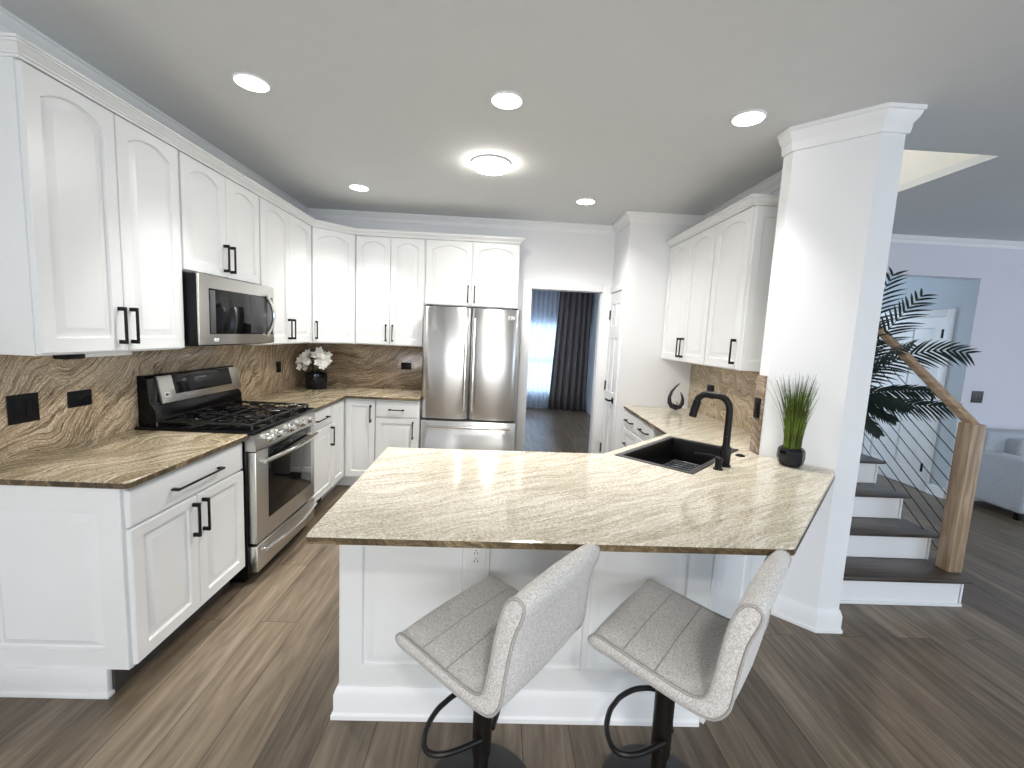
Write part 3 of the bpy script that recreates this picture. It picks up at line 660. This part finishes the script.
m = MB(); pts = [(.408+.022*math.sin(PI*k/14), Y1-.075+.055*math.sin(PI*k/14), z0+.055+(.28)*k/14) for k in range(15)]
m.tube(pts, .012, 10); m.build('handle', M_CHROME, fr, world=True)
MB().box(.401, .4035, Y0+.12, Y0+.165, z0+.022, z0+.042, .001).build('badge', M_BADGE, fr, world=True)
MB().box(.05, .30, Y0+.1, Y1-.1, z0-.010, z0).build('grease_filter', M_IRON, t, world=True)
MB().box(.30, .386, Y0+.02, Y1-.02, z0+.0, z0+.01).build('lower_lip', M_BPLAST, t, world=True)

# ------------------------------------------------------------------ refrigerator
FX, FW, FY, FT = 1.334, .908, 3.7877, 1.775
t = thing('refrigerator', 'stainless steel french-door refrigerator with bottom freezer against the back wall', 'refrigerator', (FX, FY, 0))
MB().box(FX+.006, FX+FW-.006, FY+.075, YB-.01, .03, FT-.012, .004).build('body', plain('dark_grey_fridge_case', (.10, .10, .105), .4), t, world=True)
MB().box(FX+.03, FX+FW-.03, FY+.10, YB-.03, 0, .03).build('feet', M_BPLAST, t, world=True)
def bowed(x0, x1, z0, z1, bow=.022, y=FY):
    m = MB(); n = 14; pr = []
    for k in range(n+1):
        u = k/n; e = min(u, 1-u)
        yy = y+bow*(1-math.sin(PI*u)**.55) if 0 < u < 1 else y+bow+.006
        pr.append((x0+(x1-x0)*u, yy))
    pr += [(x1, y+.068), (x0, y+.068)]
    a = inset(pr, .004)
    m.loops([[(p[0], p[1], z0) for p in a], [(p[0], p[1], z0+.004) for p in pr], [(p[0], p[1], z1-.004) for p in pr], [(p[0], p[1], z1) for p in a]])
    return m
mid = FX+.449
dl = bowed(FX, mid-.003, .712, FT).build('left_door', M_STEELV, t, world=True, smooth=50)
dr_ = bowed(mid+.003, FX+FW, .712, FT).build('right_door', M_STEELV, t, world=True, smooth=50)
fz = bowed(FX, FX+FW, .06, .692, .016).build('freezer_drawer', M_STEELV, t, world=True, smooth=50)
for dd, x in ((dl, mid-.038), (dr_, mid+.038)):
    m = MB(); m.tube([(x, FY-.030, .80+(.88)*k/16) for k in range(17)], .011, 10)
    for z in (.83, 1.65): m.tube([(x, FY+.02, z), (x, FY-.03, z)], .009, 8)
    m.build('handle', M_CHROME, dd, world=True)
m = MB(); m.tube([(FX+.05+(FW-.10)*k/20, FY-.030-.018*math.sin(PI*k/20), .640) for k in range(21)], .013, 10)
for x in (FX+.08, FX+FW-.08): m.tube([(x, FY+.01, .640), (x, FY-.036, .640)], .011, 8)
m.build('handle', M_CHROME, fz, world=True)
MB().box(FX+FW-.112, FX+FW-.052, FY-.004, FY+.012, 1.683, 1.712, .001).build('badge', M_BADGE, dr_, world=True)
MB().lathe([(.009, 0), (.009, .002)], 0, 0, 16).xf(Matrix.Translation((FX+FW-.093, FY-.0035, 1.6975)) @ Matrix.Rotation(PI/2, 4, 'X')).box(FX+FW-.080, FX+FW-.076, FY-.0055, FY-.004, 1.690, 1.705).box(FX+FW-.080, FX+FW-.070, FY-.0055, FY-.004, 1.690, 1.693).box(FX+FW-.067, FX+FW-.058, FY-.0055, FY-.004, 1.690, 1.693).box(FX+FW-.067, FX+FW-.064, FY-.0055, FY-.004, 1.690, 1.705).box(FX+FW-.067, FX+FW-.058, FY-.0055, FY-.004, 1.702, 1.705).build('badge_mark', plain('dark_badge_mark', (.03, .03, .03), .5), dr_, world=True)
MB().box(FX+.02, FX+.09, FY+.03, FY+.07, FT, FT+.014, .003).box(FX+FW-.09, FX+FW-.02, FY+.03, FY+.07, FT, FT+.014, .003).build('hinge_cover', M_BPLAST, t, world=True)

# ------------------------------------------------------------------ sink, faucet and friends
SR = Matrix.Translation((SC.x, SC.y, 0)) @ Matrix.Rotation(math.atan2(u1.y, u1.x), 4, 'Z')
t = thing('sink', 'black rectangular sink set diagonally in the pale granite', 'sink', (SC.x, SC.y, .742), math.atan2(u1.y, u1.x))
a, b = SL-.004, SW-.004
def rr(ax, bx, z): return [(-ax, -bx, z), (ax, -bx, z), (ax, bx, z), (-ax, bx, z)]
m = MB(); m.loops([rr(a, b, CB-.004), rr(a, b, CT-.003), rr(a-.004, b-.004, CT-.001), rr(a-.016, b-.016, CT-.002), rr(a-.022, b-.022, CT-.012), rr(a-.026, b-.026, .775), rr(a-.045, b-.045, .760)], cap0=False)
m.loops([rr(a, b, CB-.004), rr(a-.010, b-.010, .75), rr(a-.02, b-.02, .742)], cap0=False)
m.xf(SR).build('basin', M_SINK, t, world=True, recalc=False)
m = MB(); m.loops([rr(a+.014, b+.014, CT+.0004), rr(a+.013, b+.013, CT+.003), rr(a-.018, b-.018, CT+.003), rr(a-.019, b-.019, CT-.004), rr(a+.0, b+.0, CT-.004)], cap0=False, cap1=False)
m.xf(SR).build('rim', M_SINKRIM, t, world=True)
g = thing('sink_grid', 'wire grid lying in the bottom of the black sink', 'rack', (SC.x, SC.y, .762), math.atan2(u1.y, u1.x))
m = MB(); aa, bb = .29, .135
m.tube([(-aa, -bb, .783), (aa, -bb, .783), (aa, bb, .783), (-aa, bb, .783)], .005, 8, closed=True)
for k in range(1, 12): m.tube([(-aa+2*aa*k/12, -bb, .783), (-aa+2*aa*k/12, bb, .783)], .003, 6)
for k in (-1, 0, 1): m.tube([(-aa, k*.06, .778), (aa, k*.06, .778)], .003, 6)
m.xf(SR).build('wires', M_GRID, g, world=True)
m = MB()
for sx in (-1, 1):
    for sy in (-1, 1): m.tube([(sx*aa*.9, sy*bb, .7615), (sx*aa*.9, sy*bb, .779)], .006, 8)
m.xf(SR).build('feet', M_BPLAST, g, world=True)
# faucet
fx, fy = 3.262, 1.842
sd = (Vector((3.075, 1.96))-Vector((fx, fy))).normalized()
t = thing('faucet', 'tall matte black arched kitchen faucet beside the sink', 'faucet', (fx, fy, CT), math.atan2(sd.y, sd.x))
MB().lathe([(.031, CT+.0005), (.031, CT+.008), (.027, CT+.012)], 0, 0, 24).xf(Matrix.Translation((fx, fy, 0))).build('base', M_BLACK, t, world=True)
LM = Matrix.Translation((fx, fy, 0)) @ Matrix.Rotation(math.atan2(sd.y, sd.x), 4, 'Z')
MB().box(-.026, .026, -.026, .026, CT+.01, CT+.105, .007).xf(LM).build('body', M_BLACK, t, world=True)
pts = [(0, 0, CT+.10), (0, 0, CT+.20), (0, 0, CT+.29)]
for k in range(1, 8):
    an = k/7*PI/2; pts.append((.06-.06*math.cos(an), 0, CT+.29+.075*math.sin(an)))
pts += [(.09, 0, CT+.366), (.115, 0, CT+.366)]
for k in range(1, 7):
    an = k/6*1.35; pts.append((.115+.045*math.sin(an), 0, CT+.366-.045*(1-math.cos(an))))
MB().tube(pts, .0175, 14).xf(LM).build('spout', M_BLACK, t, world=True)
e = Vector(pts[-1])
MB().tube([e, e+Vector((.018, 0, -.09))], .0205, 14).xf(LM).build('spray_head', M_BLACK, t, world=True)
m = MB(); m.tube([(.0, .02, CT+.078), (.0, .046, CT+.078)], .012, 10).tube([(.0, .040, CT+.078), (.0, .042, CT+.165)], .006, 8)
m.xf(LM).build('lever', M_BLACK, t, world=True)
t = thing('soap_dispenser', 'small black soap dispenser pump in front of the faucet', 'soap dispenser', (3.196, 1.775, CT))
MB().lathe([(.024, CT+.0005), (.024, CT+.006), (.017, CT+.010), (.016, CT+.045), (.019, CT+.052), (.019, CT+.062), (.012, CT+.066)], 3.196, 1.775, 20).build('base', M_BLACK, t, world=True)
MB().tube([(3.196, 1.775, CT+.060), (3.15, 1.815, CT+.064), (3.105, 1.853, CT+.058)], .0065, 8).build('spout', M_BLACK, t, world=True)
t = thing('air_switch', 'flat round black button in the counter by the angled wall', 'button', (3.47, 2.06, CT))
MB().lathe([(.026, CT+.0005), (.026, CT+.005), (.022, CT+.007)], 3.47, 2.06, 24).build('flange', M_BLACK, t, world=True)
MB().lathe([(.014, CT+.006), (.014, CT+.010), (.010, CT+.012)], 3.47, 2.06, 20).build('button', M_BRONZE, t, world=True)

# ------------------------------------------------------------------ small things on the counters
# white flowers in a black pot
px_, py_ = .235, 4.06
t = thing('potted_flowers', 'black pot of white flowers in the dark back corner of the counter', 'plant', (px_, py_, CT))
pt = MB(); pt.lathe([(.095, CT+.0005), (.102, CT+.01), (.106, CT+.14), (.104, CT+.155), (.096, CT+.155), (.095, CT+.12), (.01, CT+.118)], px_, py_, 28).build('pot', M_POT, t, world=True)
MB().lathe([(.072, CT+.112), (.072, CT+.122), (.03, CT+.128)], px_, py_, 20).build('soil', M_SOIL, t, world=True)
stm = MB(); heads = []
for k in range(6):
    an = k*1.05+.3; rad = .05+.045*(k%3); tip = Vector((px_+math.cos(an)*rad, py_+math.sin(an)*rad*.7, CT+.24+.05*(k%2)))
    p0 = Vector((px_+math.cos(an)*.02, py_+math.sin(an)*.02, CT+.12)); md = (p0+tip)/2+Vector((0, 0, .05))
    stm.tube([p0, md, tip], .004, 6)
stm.build('stems', M_STEM, t, world=True)
lf = MB()
for k in range(7):
    an = k*.9; dx, dy = math.cos(an), math.sin(an); p = Vector((px_, py_, CT+.125))
    L0 = .11+.02*(k%2); s_ = Vector((-dy, dx, 0)); rings = []
    for q in range(6):
        u = q/5; c = p+Vector((dx, dy, 0))*(L0*u)+Vector((0, 0, .06*math.sin(u*2.4))); wd = .016*math.sin(PI*min(.97, u*.9+.08))
        rings.append([c-s_*wd, c+Vector((0, 0, .002)), c+s_*wd, c-Vector((0, 0, .002))])
    lf.loops(rings)
lf.build('leaves', M_STEM, t, world=True)
def blossom(c, nrm, s):
    m = MB(); q = nrm.to_track_quat('Z', 'Y').to_matrix().to_4x4()
    for k in range(5):
        n0 = len(m.bm.verts); an = 2*PI*k/5; rg = []
        for i in range(5):
            u = i/4; wd = s*.36*math.sin(PI*min(.96, .1+u*.86)); r0 = s*(.1+.85*u); z = s*(.18*u*u)
            rg.append([(r0, -wd, z+.1*s*u), (r0, 0, z), (r0, wd, z+.1*s*u), (r0, 0, z-.004)])
        m.loops(rg); m.bm.verts.ensure_lookup_table()
        bmesh.ops.transform(m.bm, matrix=Matrix.Rotation(an, 4, 'Z'), verts=list(m.bm.verts)[n0:])
    m.lathe([(s*.16, 0), (s*.14, s*.14), (s*.05, s*.2)], 0, 0, 8)
    m.xf(Matrix.Translation(c) @ q); return m
rb_ = random.Random(3); placed = []
spots = []
for side, n in ((-1, 22), (1, 30)):
    for k in range(n):
        u = rb_.random(); th = rb_.uniform(-1.3, 1.3)
        bx = px_+side*(.03+.105*u); bz = CT+.215+.17*rb_.random()*(1-.35*u)+(.02 if side > 0 else -.01)
        by = py_-.05+rb_.uniform(-.06, .05)
        spots.append(Vector((bx, by, bz)))
for c in spots:
    nrm = (c-Vector((px_, py_+.06, CT+.20))).normalized()+Vector((0, -.7, .15))
    blossom(c, nrm.normalized(), .043).build('blossom', M_PETAL, t, world=True, smooth=60)
# grass in a faceted black pot
gx, gy = 3.655, 1.902
t = thing('potted_grass', 'tall green grass in a short black faceted pot by the angled wall', 'plant', (gx, gy, CT))
MB().lathe([(.046, CT+.0005), (.058, CT+.012), (.066, CT+.045), (.064, CT+.085), (.056, CT+.10), (.050, CT+.10), (.050, CT+.088), (.01, CT+.086)], gx, gy, 10).build('pot', M_POT, t, world=True, smooth=20)
MB().lathe([(.049, CT+.080), (.049, CT+.092), (.02, CT+.095)], gx, gy, 16).build('soil', M_SOIL, t, world=True)
for nm, mt, cnt, hh in (('grass_blades', M_GRASS, 230, (.20, .37)), ('seed_blades', M_GTIP, 60, (.32, .42))):
    m = MB()
    for k in range(cnt):
        an = R.uniform(0, 2*PI); r0 = .042*math.sqrt(R.random()); h = R.uniform(*hh); ln = R.uniform(.015, .07)*(h/.3)
        if R.random() < .12: ln *= 1.5
        an2 = an+R.uniform(-.6, .6); p = Vector((gx+r0*math.cos(an), gy+r0*math.sin(an), CT+.09)); dv = Vector((math.cos(an2), math.sin(an2), 0))
        if dv.dot(Vector((.707, .707, 0))) > 0: ln *= .55
        s_ = Vector((-dv.y, dv.x, 0)); rg = []
        for q in range(6):
            u = q/5; c = p+dv*(ln*u*u*1.15)+Vector((0, 0, h*u)); wd = .0023*(1-u**3)+.0002
            rg.append([c-s_*wd, c+dv*.0008, c+s_*wd])
        m.loops(rg, cap0=False, cap1=False)
    m.build(nm, mt, t, world=True, smooth=0, recalc=False)
# flame-shaped sculpture
vx, vy = 3.73, 3.64
t = thing('sculpture', 'small black open flame-shaped sculpture holding a shiny ball, by the pantry wall', 'ornament', (vx, vy, CT))
VM = Matrix.Translation((vx, vy, CT)) @ Matrix.Rotation(-.25, 4, 'Z')
lp = [(.020, 0, .255), (-.012, 0, .225), (-.045, 0, .175), (-.062, 0, .12), (-.058, 0, .07), (-.035, 0, .035), (0, 0, .024), (.035, 0, .036), (.055, 0, .07), (.056, 0, .11), (.046, 0, .145), (.032, 0, .172)]
rads = [.003, .008, .012, .016, .020, .023, .0235, .022, .018, .013, .008, .003]
MB().tube(lp, rads, 12).xf(VM).build('flame_loop', M_POT, t, world=True, smooth=60)
bs = MB(); bmesh.ops.create_uvsphere(bs.bm, u_segments=16, v_segments=10, radius=.020); bs.xf(VM @ Matrix.Translation((-.004, 0, .066))).build('ball', M_CHROME, t, world=True, smooth=180)

# switch and outlet plates: built facing -y, placed by matrix
def plate(name, label, loc, rz, w, h, kind, material=M_BPLAST, cat='outlet', group=None, slots=M_BLACK):
    t = thing(name, label, cat, loc, rz, group)
    MB().box(-w/2, w/2, -.006, 0, -h/2, h/2, .003).build('plate', material, t)
    m = MB()
    if kind == 'double':
        for x in (-.023, .023): m.box(x-.016, x+.016, -.009, -.005, -.033, .033, .003)
    elif kind == 'wide': m.box(-.033, .033, -.009, -.005, -.017, .017, .003)
    elif kind == 'rocker': m.box(-.016, .016, -.009, -.005, -.033, .033, .003)
    elif kind == 'outlet':
        m.box(-.0165, .0165, -.008, -.005, -.034, .034, .002)
    m.build('insert', material, t)
    if kind == 'outlet':
        m = MB()
        for z in (-.015, .018):
            for x in (-.006, .006): m.box(x-.0012, x+.0012, -.0085, -.007, z-.009, z-.001)
            m.box(-.002, .002, -.0085, -.007, z+.004, z+.008)
        m.build('slots', slots, t)
    return t
plate('switch_plate', 'large black double switch plate on the left granite, nearest the camera', (.0205, 1.557, 1.130), LR, .125, .125, 'double', cat='switch')
plate('outlet_plate', 'black horizontal outlet plate on the left granite, next to the range', (.0205, 1.812, 1.136), LR, .122, .078, 'wide')
plate('outlet_plate', 'small black plate on the left granite, beyond the range by the flowers', (.0205, 3.745, 1.145), LR, .085, .10, 'rocker')
plate('outlet_plate', 'black horizontal plate on the back granite beside the refrigerator', (1.07, YB-.0205, 1.157), 0, .11, .075, 'wide')
plate('outlet_plate', 'black plate on the right granite behind the faucet arch', (XR-.0205, 3.40, 1.13), -LR, .12, .12, 'double')
plate('outlet_plate', 'tall black plate on the narrow granite strip beside the angled wall', (3.5955, 2.152, 1.185), -LR, .058, .118, 'rocker')
plate('outlet_plate', 'white double outlet under the peninsula overhang, just above the left stool seat', (2.003, 1.2495, .692), 0, .078, .125, 'outlet', M_STRIP, slots=M_BLACK)
plate('switch_plate', 'dark square switch plate on the far wall above the sofa', (7.12, 4.0795, 1.125), 0, .125, .125, 'double', plain('dark_bronze_plate', (.05, .045, .045), .4), cat='switch')
# under-cabinet light
t = thing('under_cabinet_light', 'slim white light bar with black end under the nearest left cabinet', 'light', (.24, 1.60, ZB-.03))
MB().box(.245, .295, 1.556, 1.80, ZB-.026, ZB-.009, .003).build('bar', M_STRIP, t, world=True)
MB().box(.245, .30, 1.470, 1.555, ZB-.030, ZB-.009, .004).build('end_box', M_BPLAST, t, world=True)

# ------------------------------------------------------------------ ceiling lights
CANP = 4.8   # watts of an undimmed can
def can(loc, label, power=CANP, beam=72):
    t = thing('recessed_light', label, 'ceiling light', (loc[0], loc[1], ZC-.012), 0, 'recessed ceiling lights')
    MB().lathe([(.084, .0115), (.084, .007), (.080, .003), (.075, .003), (.075, .0115)], 0, 0, 32).build('trim_ring', M_TRIM, t)
    MB().lathe([(.0745, .0105), (.0745, .0035), (.070, .0025)], 0, 0, 32).build('diffuser', M_LAMP, t)
    area('lamp', (loc[0], loc[1], ZC-.014), (0, 0, -1), .14, .14, power, (1, .98, .95), 'DISK', beam)
for p, lab, *pw in (((.779, 1.99), 'round recessed ceiling light at upper left, over the near left cabinets', 5.2), ((2.04, 2.0), 'round recessed ceiling light above the middle of the peninsula'),
               ((3.296, 2.02), 'round recessed ceiling light nearest the angled white wall', 4), ((.812, 3.54), 'round recessed ceiling light nearest the back left corner cabinets', 6, 90),
               ((2.749, 3.558), 'round recessed ceiling light in front of the doorway, near the pantry', 8, 125)): can(p, lab, *pw)
t = thing('flush_light', 'larger flat round ceiling light with warm glow in the middle of the ceiling', 'ceiling light', (1.945, 2.83, ZC-.035))
MB().lathe([(.128, .0345), (.135, .028), (.135, .022), (.126, .018), (.126, .0345)], 0, 0, 40).build('housing', M_TRIM, t)
MB().lathe([(.1255, .030), (.1255, .002), (.118, -.008), (.09, -.014)], 0, 0, 40).build('diffuser', M_LAMP2, t)
area('lamp', (1.945, 2.83, ZC-.052), (0, 0, -1), .24, .24, 26, (1, .96, .90), 'DISK', 170)

# ------------------------------------------------------------------ bar stools
def stool(name, label, loc, facing):
    """local -y is the front"""
    rz = math.atan2(facing[1], facing[0])+PI/2
    t = thing(name, label, 'bar stool', loc, rz, 'grey upholstered bar stools')
    # outline in (d, z), d forward; closed, smooth
    key = [(.180, .600), (.176, .618), (.155, .630), (.09, .624), (.0, .614), (-.09, .605), (-.146, .608), (-.172, .634), (-.184, .69), (-.196, .79), (-.210, .862), (-.230, .900), (-.254, .910), (-.274, .897), (-.272, .866), (-.251, .80), (-.238, .70), (-.230, .625), (-.204, .580), (-.168, .565), (-.10, .565), (0, .575), (.09, .583), (.160, .588)]
    n = len(key); out = []
    for i in range(n):
        p0, p1, p2, p3 = [Vector(key[(i+j-1)%n]) for j in range(4)]
        for k in range(3):
            u = k/3
            out.append(.5*((2*p1)+(p2-p0)*u+(2*p0-5*p1+4*p2-p3)*u*u+(3*p1-p0-3*p2+p3)*u**3))
    c = Vector((0, .64))
    hw = .217
    def ring(x, ins):
        r = []
        for i, p in enumerate(out):
            a = (out[(i+1)%len(out)]-out[i-1]).normalized(); nn = Vector((a.y, -a.x))
            back = max(0, min(1, (p.y-.66)/.2)); sx = x*(1-.07*back)
            q = p+nn*ins*-1
            r.append((sx, -q.x, q.y))
        return r
    sgn = -1
    # outline runs clockwise in (d,z): inward normal check
    ar = sum(out[i].x*out[(i+1)%len(out)].y-out[(i+1)%len(out)].x*out[i].y for i in range(len(out)))
    k_ = 1 if ar > 0 else -1
    rings = [ring(x, i*k_) for x, i in ((-hw, .010), (-hw+.002, .004), (-hw+.008, 0), (-hw*.5, -.004), (0, -.006), (hw*.5, -.004), (hw-.008, 0), (hw-.002, .004), (hw, .010))]
    st = MB().loops(rings).build('seat', M_FAB, t, smooth=50)
    for s in (-1, 1):
        pr = ring(s*(hw-.003), .001*k_)
        MB().tube(pr, .0045, 6, closed=True).build('piping', M_PIPE, st, smooth=60)
    # stitched seams across the seat
    for d0 in (-.03, .07):
        MB().tube([(x, -d0, .6145+d0*.105+.006*(1-abs(x)/hw)) for x in (-hw+.012, -hw*.5, 0, hw*.5, hw-.012)], .0022, 6).build('seam', M_PIPE, st)
    MB().lathe([(.075, .530), (.07, .545), (.05, .556)], 0, 0, 24).build('swivel_plate', M_BRONZE, t)
    MB().lathe([(.031, .170), (.032, .176), (.032, .545)], 0, 0, 24).build('post', M_BRONZE, t)
    MB().lathe([(.025, .018), (.025, .180)], 0, 0, 24).build('sleeve', M_BRONZE, t)
    MB().lathe([(.19, 0), (.19, .008), (.178, .014), (.06, .020), (.035, .030)], 0, 0, 40).build('base', M_BRONZE, t)
    fr_ = [(-.02, .028), (.03, .13), (.085, .165), (.14, .12), (.168, .05), (.172, 0), (.168, -.05), (.14, -.12), (.085, -.165), (.03, -.13), (-.02, -.028)]
    sm = []
    for i in range(len(fr_)-1):
        g_ = lambda j: Vector(fr_[max(0, min(len(fr_)-1, j))]); p0, p1, p2, p3 = g_(i-1), g_(i), g_(i+1), g_(i+2)
        for k in range(4):
            u = k/4; sm.append(.5*((2*p1)+(p2-p0)*u+(2*p0-5*p1+4*p2-p3)*u*u+(3*p1-p0-3*p2+p3)*u**3))
    sm.append(Vector(fr_[-1]))
    MB().tube([(p.y, -p.x, .245) for p in sm], .0095, 8).build('footrest', M_BRONZE, t, smooth=60)
    return t
S1 = stool('bar_stool', 'grey upholstered swivel bar stool on the left, below the white outlet', (2.056, .948, 0), (-.777, .629))
f2 = (-.743, .67)
copy_thing(S1, (2.657, .951, 0), math.atan2(f2[1], f2[0])+PI/2, 'grey upholstered swivel bar stool on the right, closer to the staircase')

# ------------------------------------------------------------------ staircase, railing
SY, SG, SH, SX = 2.085, .2348, .1816, 5.026
t = thing('staircase', 'staircase of dark wood treads and white risers beside the angled wall', 'stairs', (4.5, SY, 0))
X0 = 4.06
for n in range(4):
    ya = SY+n*SG; zt = (n+1)*SH
    y_end = ya+SG+.03 if n < 3 else 4.19
    MB().box(X0, SX, ya, y_end, zt-.024, zt, .006).build('tread' if n < 3 else 'landing', M_TREAD, t, world=True)
    MB().box(X0, SX-.045, ya+.028, ya+.045, n*SH+.001 if n else 0, zt-.024).build('riser', M_TRIM, t, world=True)
MB().box(X0, SX-.032, SY+.016, SY+.028, 0, .018, .003).build('base_trim', M_TRIM, t, world=True)
pf = [(SY+.028, 0)]
for n in range(4): pf += [(SY+.028+n*SG, (n+1)*SH-.024), (SY+.028+(n+1)*SG if n < 3 else 4.19, (n+1)*SH-.024)]
pf += [(4.19, 0)]
MB().extrude(pf, 0, SX-.05, SX-.03).build('stringer', M_TRIM, t, world=True)
t = thing('stair_railing', 'oak stair railing with square newel post and black cables', 'railing', (5.0, 2.225, SH))
NX0, NX1, NY0, NY1 = 4.957, 5.046, 2.178, 2.267
MB().box(NX0, NX1, NY0, NY1, SH+.0005, 1.135, .004).build('newel_post', M_OAK, t, world=True)
sl = .773
rl = [(2.20, 1.085), (2.20, 1.140), (4.1, 1.140+sl*1.9), (4.1, 1.085+sl*1.9)]
m = MB(); a_ = [m.bm.verts.new((NX0+.018, y, z)) for y, z in rl]; b_ = [m.bm.verts.new((NX1-.018, y, z)) for y, z in rl]
fs = [m.bm.faces.new(a_), m.bm.faces.new(b_[::-1])]+[m.bm.faces.new((a_[i], a_[(i+1)%4], b_[(i+1)%4], b_[i])) for i in range(4)]
bmesh.ops.bevel(m.bm, geom=list({e for f in fs for e in f.edges}), offset=.006, segments=2, profile=.5, affect='EDGES')
m.build('handrail', M_OAKR, t, world=True)
for k in range(9):
    z0 = .985-.093*k
    y1 = 4.1
    MB().tube([(5.0, NY1-.01, z0), (5.0, y1, z0+sl*(y1-NY1))], .003, 6).build('cable', M_BLACK, t, world=True)

# ------------------------------------------------------------------ palm
bx, by, bz = 4.78, 3.02, SH*4
t = thing('potted_palm', 'dark green palm in a black pot on the stair landing behind the oak handrail', 'plant', (bx, by, bz))
MB().lathe([(.085, bz+.0005), (.10, bz+.02), (.115, bz+.17), (.12, bz+.18), (.105, bz+.18), (.10, bz+.15), (.01, bz+.148)], bx, by, 28).build('pot', M_POT, t, world=True)
MB().lathe([(.10, bz+.14), (.10, bz+.155), (.03, bz+.16)], bx, by, 20).build('soil', M_SOIL, t, world=True)
MB().tube([(bx, by, bz+.15), (bx+.01, by, bz+.4), (bx-.01, by+.02, bz+.62)], [.02, .016, .012], 8).build('trunk', M_STEM, t, world=True)
RP = random.Random(11)
def frond(az, el, ln, droop, roll=1.0, n=24):
    m = MB(); d0 = Vector((math.cos(az), math.sin(az), 0)); pts = []
    p = Vector((bx, by, bz+.46))+d0*.02
    for i in range(n+1):
        u = i/n; a = el-droop*u*u
        pts.append(p.copy()); p = p+(d0*math.cos(a)+Vector((0, 0, math.sin(a))))*(ln/n)
    m.tube(pts, [.006*(1-.8*i/n) for i in range(n+1)], 5)
    h = Vector((-d0.y, d0.x, 0))
    for i in range(4, n+1):
        u = i/n; td = (pts[i]-pts[i-1]).normalized(); nrm = td.cross(h).normalized()
        sv = (h*math.cos(roll)+nrm*math.sin(roll)).normalized()
        L0 = ln*(.21*math.sin(PI*min(.95, .12+u*.80))**.7+.03)
        for s in (-1, 1):
            dr = (td*RP.uniform(.75, .95)+sv*s*.72+Vector((0, 0, RP.uniform(-.18, -.02)))).normalized()
            side = td.cross(sv).normalized(); wv = (dr.cross(side)+side*RP.uniform(-.3, .3)).normalized(); rg = []
            for q in range(5):
                v = q/4; c = pts[i]+dr*(L0*v)+Vector((0, 0, -.20*L0*v*v)); wd = .0085*math.sin(PI*min(.97, .25+v*.73))
                rg.append([c-wv*wd, c+side*.002, c+wv*wd])
            m.loops(rg, cap0=False, cap1=False)
    m.build('frond', M_LEAF, t, world=True, smooth=0, recalc=False)
for f_ in ((-.75, 1.42, .95, .2, 1.1), (-.45, 1.20, .88, .3, .9), (-.72, .92, .80, 1.25, 1.1), (-.80, .30, .52, .35, 1.0), (-.62, -.05, .64, -.15, .9), (-.67, -.35, .36, .2, 1.0), (-.9, -.75, .36, .1, 1.1), (-1.1, .1, .42, .5, 1.0), (.3, 1.2, .6, 1.0, .5), (1.2, 1.0, .6, 1.1, .4), (2.3, 1.1, .6, 1.2, .5), (3.3, 1.2, .5, 1.2, .5), (-1.7, 1.2, .5, 1.0, .6), (-1.3, .95, .6, .5, .9)):
    frond(*f_)

# ------------------------------------------------------------------ sofa
t = thing('sofa', 'light grey upholstered sofa against the far wall beyond the newel post', 'sofa', (8.0, 3.8, 0))
MB().box(7.06, 9.2, 3.50, 4.05, .09, .40, .02).build('frame', M_SOFA, t, world=True)
MB().box(7.03, 7.24, 3.46, 4.05, .085, .60, .035, 4).build('armrest', M_SOFA, t, world=True)
MB().box(9.02, 9.24, 3.46, 4.05, .085, .60, .035, 4).build('armrest', M_SOFA, t, world=True)
MB().box(7.05, 9.22, 3.86, 4.06, .35, .80, .04, 4).build('backrest', M_SOFA, t, world=True)
for x0 in (7.245, 8.135): MB().box(x0, x0+.88, 3.40, 3.86, .40, .53, .035, 4).build('seat_cushion', M_SOFA, t, world=True)
for x0 in (7.25, 8.14): MB().box(x0, x0+.87, 3.72, 3.88, .53, .74, .04, 4).build('back_cushion', M_SOFA, t, world=True)
for x in (7.12, 9.12):
    for y in (3.55, 3.98): MB().box(x-.02, x+.02, y-.02, y+.02, 0, .09, .003).build('leg', M_BPLAST, t, world=True)

# ------------------------------------------------------------------ next room curtains
def curtain(x0, x1, y, z0, z1, amp, waves, flare=0.):
    m = MB(); n = waves*10; rg = []
    for z in [z0+(z1-z0)*k/6 for k in range(7)]:
        u = (z-z0)/(z1-z0); row = []
        for i in range(n+1):
            s = i/n; xx = x0+(x1-x0)*s-flare*(1-u)*(1-s); row.append((xx, y+amp*(1.2-.4*u)*math.sin(s*waves*2*PI+.6*math.sin(s*7)), z))
        rg.append(row)
    front = rg; m.loops(front, ring=False, cap0=False, cap1=False)
    return m
o = curtain(2.05, 3.40, 8.80, .03, 2.60, .025, 14).build('sheer_curtain', M_SHEER, smooth=80, recalc=False); o.modifiers.new('thickness', 'SOLIDIFY').thickness = .002
tag(o, 'white sheer curtain over the bright window in the next room', 'curtain')
o = curtain(3.26, 3.92, 8.70, .02, 2.60, .045, 6, .12).build('drape', M_DRAPE, smooth=80, recalc=False); o.modifiers.new('thickness', 'SOLIDIFY').thickness = .006
tag(o, 'dark grey floor-length drape beside the sheer curtain, seen through the doorway', 'curtain')
t = thing('curtain_rod', 'dark curtain rod above the next room window', 'curtain rod', (3, 8.72, 2.62))
MB().tube([(1.6, 8.75, 2.63), (3.94, 8.75, 2.63)], .014, 10).build('rod', M_BLACK, t, world=True)
MB().box(3.9, 3.955, 8.73, 8.77, 2.60, 2.66).build('bracket', M_BLACK, t, world=True)
